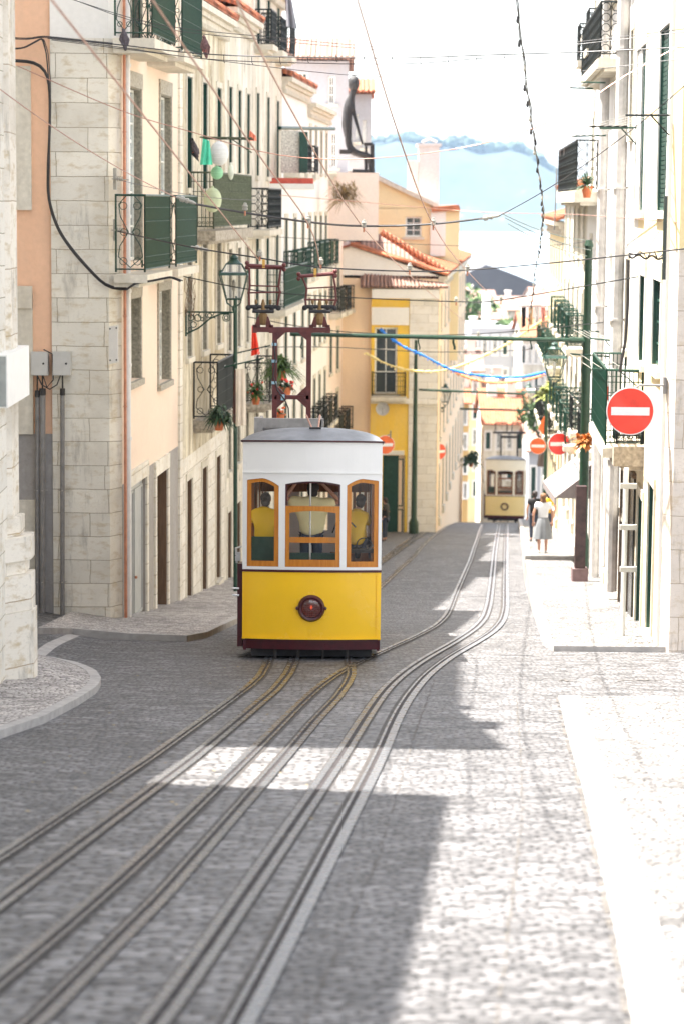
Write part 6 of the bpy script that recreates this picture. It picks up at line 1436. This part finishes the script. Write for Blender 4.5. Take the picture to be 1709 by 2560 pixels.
pot_plant('yellow-green bush on a ledge behind the right lantern', 1368, 990, 96, .35, 160, .6, plain('yellow_green_leaf', (.25, .28, .06), .6, 0, .5), droop=.4, wd=.05)
pot_plant('rust-coloured dried plant in a box beside the largest no-entry sign', 1463, 1110, 63.2, .22, 160, .45, plain('rust_leaf', (.40, .14, .02), .7, 0, .5), pot=False, droop=.5, wd=.04)
pot_plant('dark green plant on the peach row house near the second tram', 1176, 1152, 120, .3, 160, .7, M_leafd, droop=.6, wd=.06)
pot_plant('trailing green plant on the lower left balcony, behind the scrolled railing', 548, 1045, 58, .25, 220, .4, M_leafd, droop=.8, wd=.03)
pot_plant('leafy plant with red flowers at the rail of the ringed balcony', 640, 985, 68, .22, 160, .38, M_leaf, flowers=M_red, droop=.6, wd=.03)
pot_plant('dry brown grass growing on the ledge of the white terrace house', 862, 500, 98, .5, 260, 1.1, plain('dry_grass', (.34, .24, .11), .8, 0, .4), pot=False, droop=.5, wd=.02)
# thin vines hanging beside the peach house
mb = MB()
for i in range(9):
    x = 462+random.uniform(0, 26); y = 695; pts = []
    for k in range(8): pts.append(at(x+random.uniform(-5, 5), y+k*random.uniform(10, 17), 54.5))
    mb.tube(pts, .006, 4)
tag(mb.build('dead_vine', plain('vine_brown', (.14, .09, .05), .8)), 'tangle of dead vine and wire on the cream house above the big lantern bracket', 'vine')
# pigeons
def pigeon(label, x, y, Y, s, rot, col=(.06, .045, .05)):
    c = at(x, y, Y); t = thing('pigeon', label, 'bird', tuple(c), 'pigeons on the wires'); cr, sr = math.cos(rot), math.sin(rot)
    def q(a, b, h): return c+Vector((a*cr-b*sr, a*sr+b*cr, h))*s
    m = MB(); m.tube([q(0, -.05, -.12), q(0, -.03, -.02), q(0, 0, .07), q(0, .03, .16), q(0, .04, .21), q(0, .05, .25)], [.02, .05, .068, .055, .032, .027], 12)
    m.tube([q(0, -.04, -.03), q(0, -.10, -.14), q(0, -.13, -.2)], [.05, .035, .02], 8); m.ball(q(0, .09, .25), .034*s, .038*s, .034*s); m.tube([q(0, .12, .25), q(0, .155, .24)], [.012, .003], 6)
    for sg in (-1, 1): m.tube([q(sg*.06, .04, .12), q(sg*.075, -.03, .03), q(sg*.05, -.12, -.10)], [.02, .035, .012], 6)
    m.build('body', plain('pigeon_feathers', col, .6, 0, .4, 30), t, smooth=True)
    m = MB()
    for sg in (-1, 1):
        m.tube([q(sg*.03, .02, .01), q(sg*.03, .03, -.06)], .008*s)
        for k in (-1, 0, 1): m.tube([q(sg*.03, .03, -.06), q(sg*.03+k*.02, .06, -.07)], .004*s)
    m.build('feet', plain('pigeon_red', (.4, .08, .05), .6) if 'pigeon_red' not in MATS else MATS['pigeon_red'], t)
pigeon('dark pigeon perched on the cables beside the white downpipe', 311, 103, 41, .78, .3)
pigeon('brownish pigeon on the cable in front of the upper green balcony', 513, 121, 42, .78, 2.9, (.16, .08, .08))
pigeon('small dark pigeon on the wall bracket right of the white door panes', 488, 376, 56, .8, .8)
# seated sculpture on the ledge
sp = at(880, 425, 104); t = thing('sculpture', 'dark slender seated sculpture on the parapet above the pink house', 'sculpture', tuple(sp))
def q(x, y, dy=0): return at(x, y, 104+dy)
J = [(q(868, 375), .20), (q(870, 340), .20), (q(868, 300), .26), (q(872, 262), .30), (q(880, 236), .17), (q(884, 222), .22), (q(884, 205), .20),
     (q(900, 385), .17), (q(922, 388), .14), (q(924, 410), .11), (q(924, 428), .10), (q(936, 430), .09), (q(898, 387, .5), .17), (q(914, 392, .5), .14), (q(914, 412, .5), .11), (q(914, 430, .5), .1),
     (q(882, 276), .13), (q(890, 305), .10), (q(898, 335), .08), (q(906, 362), .07), (q(862, 276, .4), .13), (q(858, 312, .4), .10), (q(864, 345, .4), .08)]
J = [(a_, b_*.78) for a_, b_ in J]
skin_mesh('body', J, [(0, 1), (1, 2), (2, 3), (3, 4), (4, 5), (5, 6), (0, 7), (7, 8), (8, 9), (9, 10), (10, 11), (0, 12), (12, 13), (13, 14), (14, 15), (3, 16), (16, 17), (17, 18), (18, 19), (3, 20), (20, 21), (21, 22)], M_under, t, 2)
m = MB(); c_ = q(888, 206); m.ball(q(884, 208), .26, .3, .34, 12, 8, .08); m.build('head', M_under, t, smooth=True)
m = MB(); m.box(q(912, 0).x, q(934, 0).x, 103.6, 104.4, q(900, 364).z, q(900, 357).z); m.bar(q(930, 360), q(930, 428), .09); m.bar(q(914, 362, .5), q(914, 400, .5), .06); m.bar(q(880, 428), q(936, 430), .09); m.box(q(852, 0).x, q(880, 0).x, 103.7, 104.5, q(860, 385).z, q(860, 374).z); m.build('bench', M_under, t)
m = MB(); m.box(q(815, 0).x, q(950, 0).x, 103.2, 105.4, q(880, 600).z, q(880, 432).z); tag(m.build('parapet', M_pink), 'pale parapet wall that carries the seated sculpture', 'wall')
# canopy bar and coloured ledge on the white house
mb = MB(); a, b = at(700, 320, 82), at(835, 322, 90); mb.tube([a, b], .07, 6); tag(mb.build('canopy_bar', M_green), 'long dark green bar jutting out over the lace-curtained window', 'bar')
mb = MB(); a, b = at(676, 445, 80), at(783, 452, 80); mb.box(a.x, b.x, 79.6, 81, b.z-.1, a.z); mb.mat(1); mb.box(a.x-.05, b.x+.05, 79.55, 81, b.z-.28, b.z-.102); tag(mb.build('ledge', [plain('red_ledge', (.50, .08, .05), .7), M_white]), 'white ledge with red edging below the lace-curtained window', 'ledge')
mb = MB(); a, b = at(702, 432, 81.2), at(752, 328, 81.2); mb.box(a.x, b.x, 81.0, 81.3, a.z, b.z); 
o = mb.build('lace_window', [plain('lace', (.60, .60, .54), .9, 0, .45, 18)]); tag(o, 'lace-curtained window with one dark green shutter, above the red-edged ledge', 'window')
mb = MB(); a, b = at(748, 432, 81), at(770, 330, 81); mb.box(a.x, b.x, 80.85, 80.99, a.z, b.z); s_ = mb.build('shutter', M_shutter, o)
# umbrella-like furled cloth high on the left
cloth('furled_parasol', 'furled grey cloth hanging at the top, left of the sky', [(712, -20), (726, -20), (743, 72), (716, 66)], 74, plain('grey_cloth', (.20, .20, .22), .9), 'parasol', .06)
# satellite dish, utility boxes, plaque, cables on the near left
t = thing('satellite_dish', 'grey satellite dish beside the yellow panel above the shop door', 'satellite dish', tuple(at(955, 1025, 106)))
m = MB(); c = at(955, 1022, 106); m.lathe(c, [(.01, .08), (.15, .05), (.28, -.02), (.30, -.05), (.28, -.01), (.15, .07)], 24, 'Y'); m.build('dish', plain('dish_grey', (.45, .44, .42), .5), t, smooth=True); m = MB(); m.bar(c, c+Vector((-.1, 1.2, -.2)), .03); m.bar(c-Vector((0, 0, .25)), c+Vector((0, -.3, 0)), .015); m.build('mount', M_gpipe, t)
for (x0, x1, lb) in ((79, 121, 'left of two grey metal cabinets on the ashlar wall'), (133, 178, 'right of two grey metal cabinets on the ashlar wall')):
    a, b = at(x0, 938, 49.8), at(x1, 880, 49.8); t = thing('electric_cabinet', lb, 'cabinet', (a.x, 49.8, a.z), 'grey cabinets on the stone wall')
    m = MB(); m.box(a.x, b.x, 49.72, 49.99, a.z, b.z); m.build('case', M_box, t); m = MB(); m.box(a.x+.012, b.x-.012, 49.705, 49.719, a.z+.012, b.z-.012); m.build('door', M_box, t); m = MB(); m.lathe(at(x1-12, 909, 49.70), [(.022, .01), (.022, -.015), (.01, -.02)], 10, 'Y'); m.build('lock', M_under, t)
for (x, y0, y1, r, lb) in ((94, 990, 1530, .045, 'thin left one of the grey conduits below the cabinets'), (107, 985, 1530, .062, 'thickest grey conduit below the left cabinet'), (157, 985, 1530, .048, 'single grey conduit below the right cabinet')):
    t = thing('conduit', lb, 'pipe', tuple(at(x, y1, 49.85)), 'grey conduits on the ashlar wall'); m = MB(); m.tube([at(x, y0, 49.88), at(x, y1+30, 49.88)], r, 10); m.build('pipe', M_gpipe, t)
    m = MB(); m.tube([at(x, y0-14, 49.88), at(x, y0+3, 49.88)], r*1.15, 10); m.tube([at(x, y0-14, 49.88), at(x, 936, 49.85)], .018, 6); m.build('sleeve', M_cable, t)
    for yy in (1226, 1455): m = MB(); p = at(x, yy, 49.88); m.tube([p-Vector((r*1.5, -.05, 0)), p-Vector((0, r+.005, 0)), p+Vector((r*1.5, .05, 0))], .012); m.build('clip', M_inswht, t)
mb = MB(); mb.tube([at(94, 938, 49.8), at(105, 962, 49.75), at(125, 973, 49.75), at(143, 962, 49.75), at(152, 938, 49.8)], .014); mb.tube([at(108, 938, 49.8), at(118, 968, 49.73), at(134, 950, 49.73), at(132, 885, 49.73), at(110, 874, 49.8)], .014); tag(mb.build('loose_cable', M_cable), 'loops of black cable between the two grey cabinets', 'cable')
def bundle(label, pts, n, r, spread, Y=49.82):
    mb = MB()
    for k in range(n):
        dx, dy = random.uniform(-spread, spread), random.uniform(-spread, spread); mb.tube([Vector(p) for p in smooth_pts([at(x+dx+random.uniform(-1, 1), y+dy, Y-random.uniform(0, .05)) for x, y in pts], 40, 2)], r*random.uniform(.7, 1.2), 6)
    tag(mb.build('cable_bundle', M_cable), label, 'cable')
bundle('thick black cable bundle curving down the edge of the ashlar corner', [(30, 151), (85, 153), (110, 165), (122, 190), (126, 240), (126, 300), (124, 360), (121, 420), (121, 490), (130, 530), (150, 580), (190, 635), (230, 680), (262, 712), (285, 722), (318, 722)], 5, .022, 2.5)
bundle('slack black cables looping from the left edge to a hook', [(30, 120), (60, 118), (85, 105), (108, 92), (118, 130), (124, 190), (125, 240)], 3, .013, 3)
bundle('thin pale cables strung from the hook across the ashlar corner', [(30, 96), (70, 98), (105, 92), (130, 94), (300, 112), (318, 113)], 3, .009, 3)
bundle('dark cable ends tangled under the left balcony slab', [(318, 722), (340, 706), (380, 700), (430, 690), (455, 700)], 3, .012, 4, 49.5)
t = thing('street_plaque', 'small blank stone plaque with four dark bolts at the house corner', 'plaque', tuple(at(285, 910, 49.7)))
a, b = at(273, 910, 49.8), at(297, 812, 49.8); m = MB(); m.box8([(a.x, 49.78, a.z), (b.x, 49.62, a.z+.05), (b.x, 49.70, a.z+.05), (a.x, 49.86, a.z), (a.x, 49.78, b.z-.04), (b.x, 49.62, b.z), (b.x, 49.70, b.z), (a.x, 49.86, b.z-.04)]); m.build('plate', M_white, t)
for (fx, fz2) in ((.15, .1), (.85, .12), (.15, .9), (.85, .93)): m = MB(); m.ball((a.x+(b.x-a.x)*fx, 49.78-.16*fx-.01, a.z+(b.z-a.z)*fz2), .018, n=6, m=4); m.build('bolt', M_under, t)
for (y, lb) in ((447, 'upper iron wall bracket on the ashlar corner'), (575, 'lower iron wall bracket with coils on the ashlar corner')):
    t = thing('wall_bracket', lb, 'bracket', tuple(at(290, y, 49.6))); m = MB(); c = at(287, y, 49.7); m.box(c.x-.03, c.x+.03, 49.7, 49.9, c.z-.22, c.z+.22); m.build('plate', plain('bracket_grey', (.35, .33, .28), .7) if 'bracket_grey' not in MATS else MATS['bracket_grey'], t)
    m = MB(); 
    for k in range(4): m.ring(c+Vector((.03+.045*k, -.1, 0)), .045, .012, (0, 1, 0), (0, 0, 1), 10, 4)
    m.tube([c+Vector((-.05, -.1, 0)), c+Vector((.3, -.1, -.02))], .014); m.build('coil', MATS['bracket_grey'], t)
# right side: awning, column, boxes
t = thing('shop_awning', 'pinkish-grey fabric awning on the right above the dark column', 'awning', tuple(at(1440, 1230, 66)))
m = MB(); A = at(1480, 1165, 66.5); Bq = at(1480, 1165, 70.5); d = 1.05
m.box8([(A.x-d-.02, 66, A.z-.85), (A.x, 66, A.z-.05), (A.x, 70, A.z-.05), (A.x-d-.02, 70, A.z-.85), (A.x-d, 66, A.z-.82), (A.x, 66, A.z), (A.x, 70, A.z), (A.x-d, 70, A.z-.82)])
m.add([(A.x-d, 66, A.z-.84), (A.x, 66, A.z-.02), (A.x, 66, A.z-.84)], [(0, 1, 2)]); m.box(A.x-d-.03, A.x-d+.0, 66, 70, A.z-1.03, A.z-.83); m.build('canopy', plain('awning_fabric', (.20, .17, .165), .9), t)
m = MB(); m.bar((A.x-d, 66.1, A.z-.85), (A.x, 66.1, A.z-.86), .015); m.build('frame', M_gpipe, t)
t = thing('iron_column', 'dark reddish column on a square plinth at the edge of the right pavement', 'column', tuple(at(1445, 1455, 61)))
c = at(1447, 1450, 61); zb_ = hr(c.x, 61); m = MB(); m.box(c.x-.13, c.x+.13, 60.9, 61.16, zb_, at(1447, 1215, 61).z); m.build('shaft', plain('oxblood', (.035, .013, .013), .5, 0, .5), t)
m = MB(); m.box(c.x-.20, c.x+.20, 60.83, 61.23, zb_-.1, zb_+.34); m.build('plinth', plain('column_plinth', (.16, .10, .10), .7), t)
mb = MB(); pts = [at(1570+i*9, 640+6*math.sin(i*1.7)+i*.5, 43.9) for i in range(13)]; mb.tube([Vector(p) for p in smooth_pts(pts, 40, 1)], .02, 5); mb.tube([p+Vector((0, -.02, .05+.04*math.sin(i*2.1))) for i, p in enumerate(pts)], .014, 5); tag(mb.build('cable_bundle', M_cable), 'untidy cable run below the tall shuttered windows of the yellow corner house', 'cable')
mb = MB(); mb.tube([at(1570, 650, 47), at(1568, 760, 47), at(1562, 850, 47), at(1553, 900, 47), at(1548, 930, 47)], .03, 6); tag(mb.build('black_cable', M_cable), 'black cable hanging between the grey downpipes on the right', 'cable')
for (x, y, Y) in ((1606, 1150, 46), (1606, 1260, 46), (1606, 1370, 46)): pass
t = thing('pipe_ladder', 'upright pale frame with three cross plates against the right wall', 'frame', tuple(at(1570, 1560, 45.4)))
for (y) in (1215, 1318, 1423): m = MB(); a = at(1548, y, 46); m.box(a.x, at(1590, y, 46).x, 45.95, 46.05, a.z-.05, a.z+.05); m.build('crossbar', M_box, t)
m = MB(); a = at(1555, 1560, 46.2); m.tube([(a.x, 46.2, gz(a.x, 46)+.1), (a.x, 46.2, at(1560, 1170, 46.2).z)], .05, 8); m.build('upright', M_pipe, t)
mb = MB(); mb.tube([at(1384, 575, 75), at(1388, 490, 75), at(1390, 420, 75)], .02); 
for i in range(6): x = 1398+i*10; mb.tube([at(x, 390, 78+i*.3), at(x+1, 300-6*i, 78+i*.3)], .010, 4)
mb.tube([at(1384, 380, 75), at(1394, 345, 78), at(1450, 340, 78.3), at(1450, 318, 80)], .010, 4); tag(mb.build('balcony_aviary_frame', M_gpipe), 'thin rod frame standing above the far rounded balcony at upper right', 'frame')
# ================================================================ HAZE
m_ = bpy.data.materials.new('haze_air'); m_.use_nodes = True; n_ = m_.node_tree; n_.nodes.remove(n_.nodes['Principled BSDF'])
pv = n_.nodes.new('ShaderNodeVolumePrincipled'); pv.inputs['Color'].default_value = (.52, .72, 1, 1); pv.inputs['Density'].default_value = .000085; pv.inputs['Anisotropy'].default_value = .2
n_.links.new(pv.outputs[0], n_.nodes['Material Output'].inputs['Volume'])
mb = MB(); mb.box(-3600, 3600, -40, 4300, -63, 130); struct(mb.build('haze', m_), 'stuff')
# leave no one-mesh label off
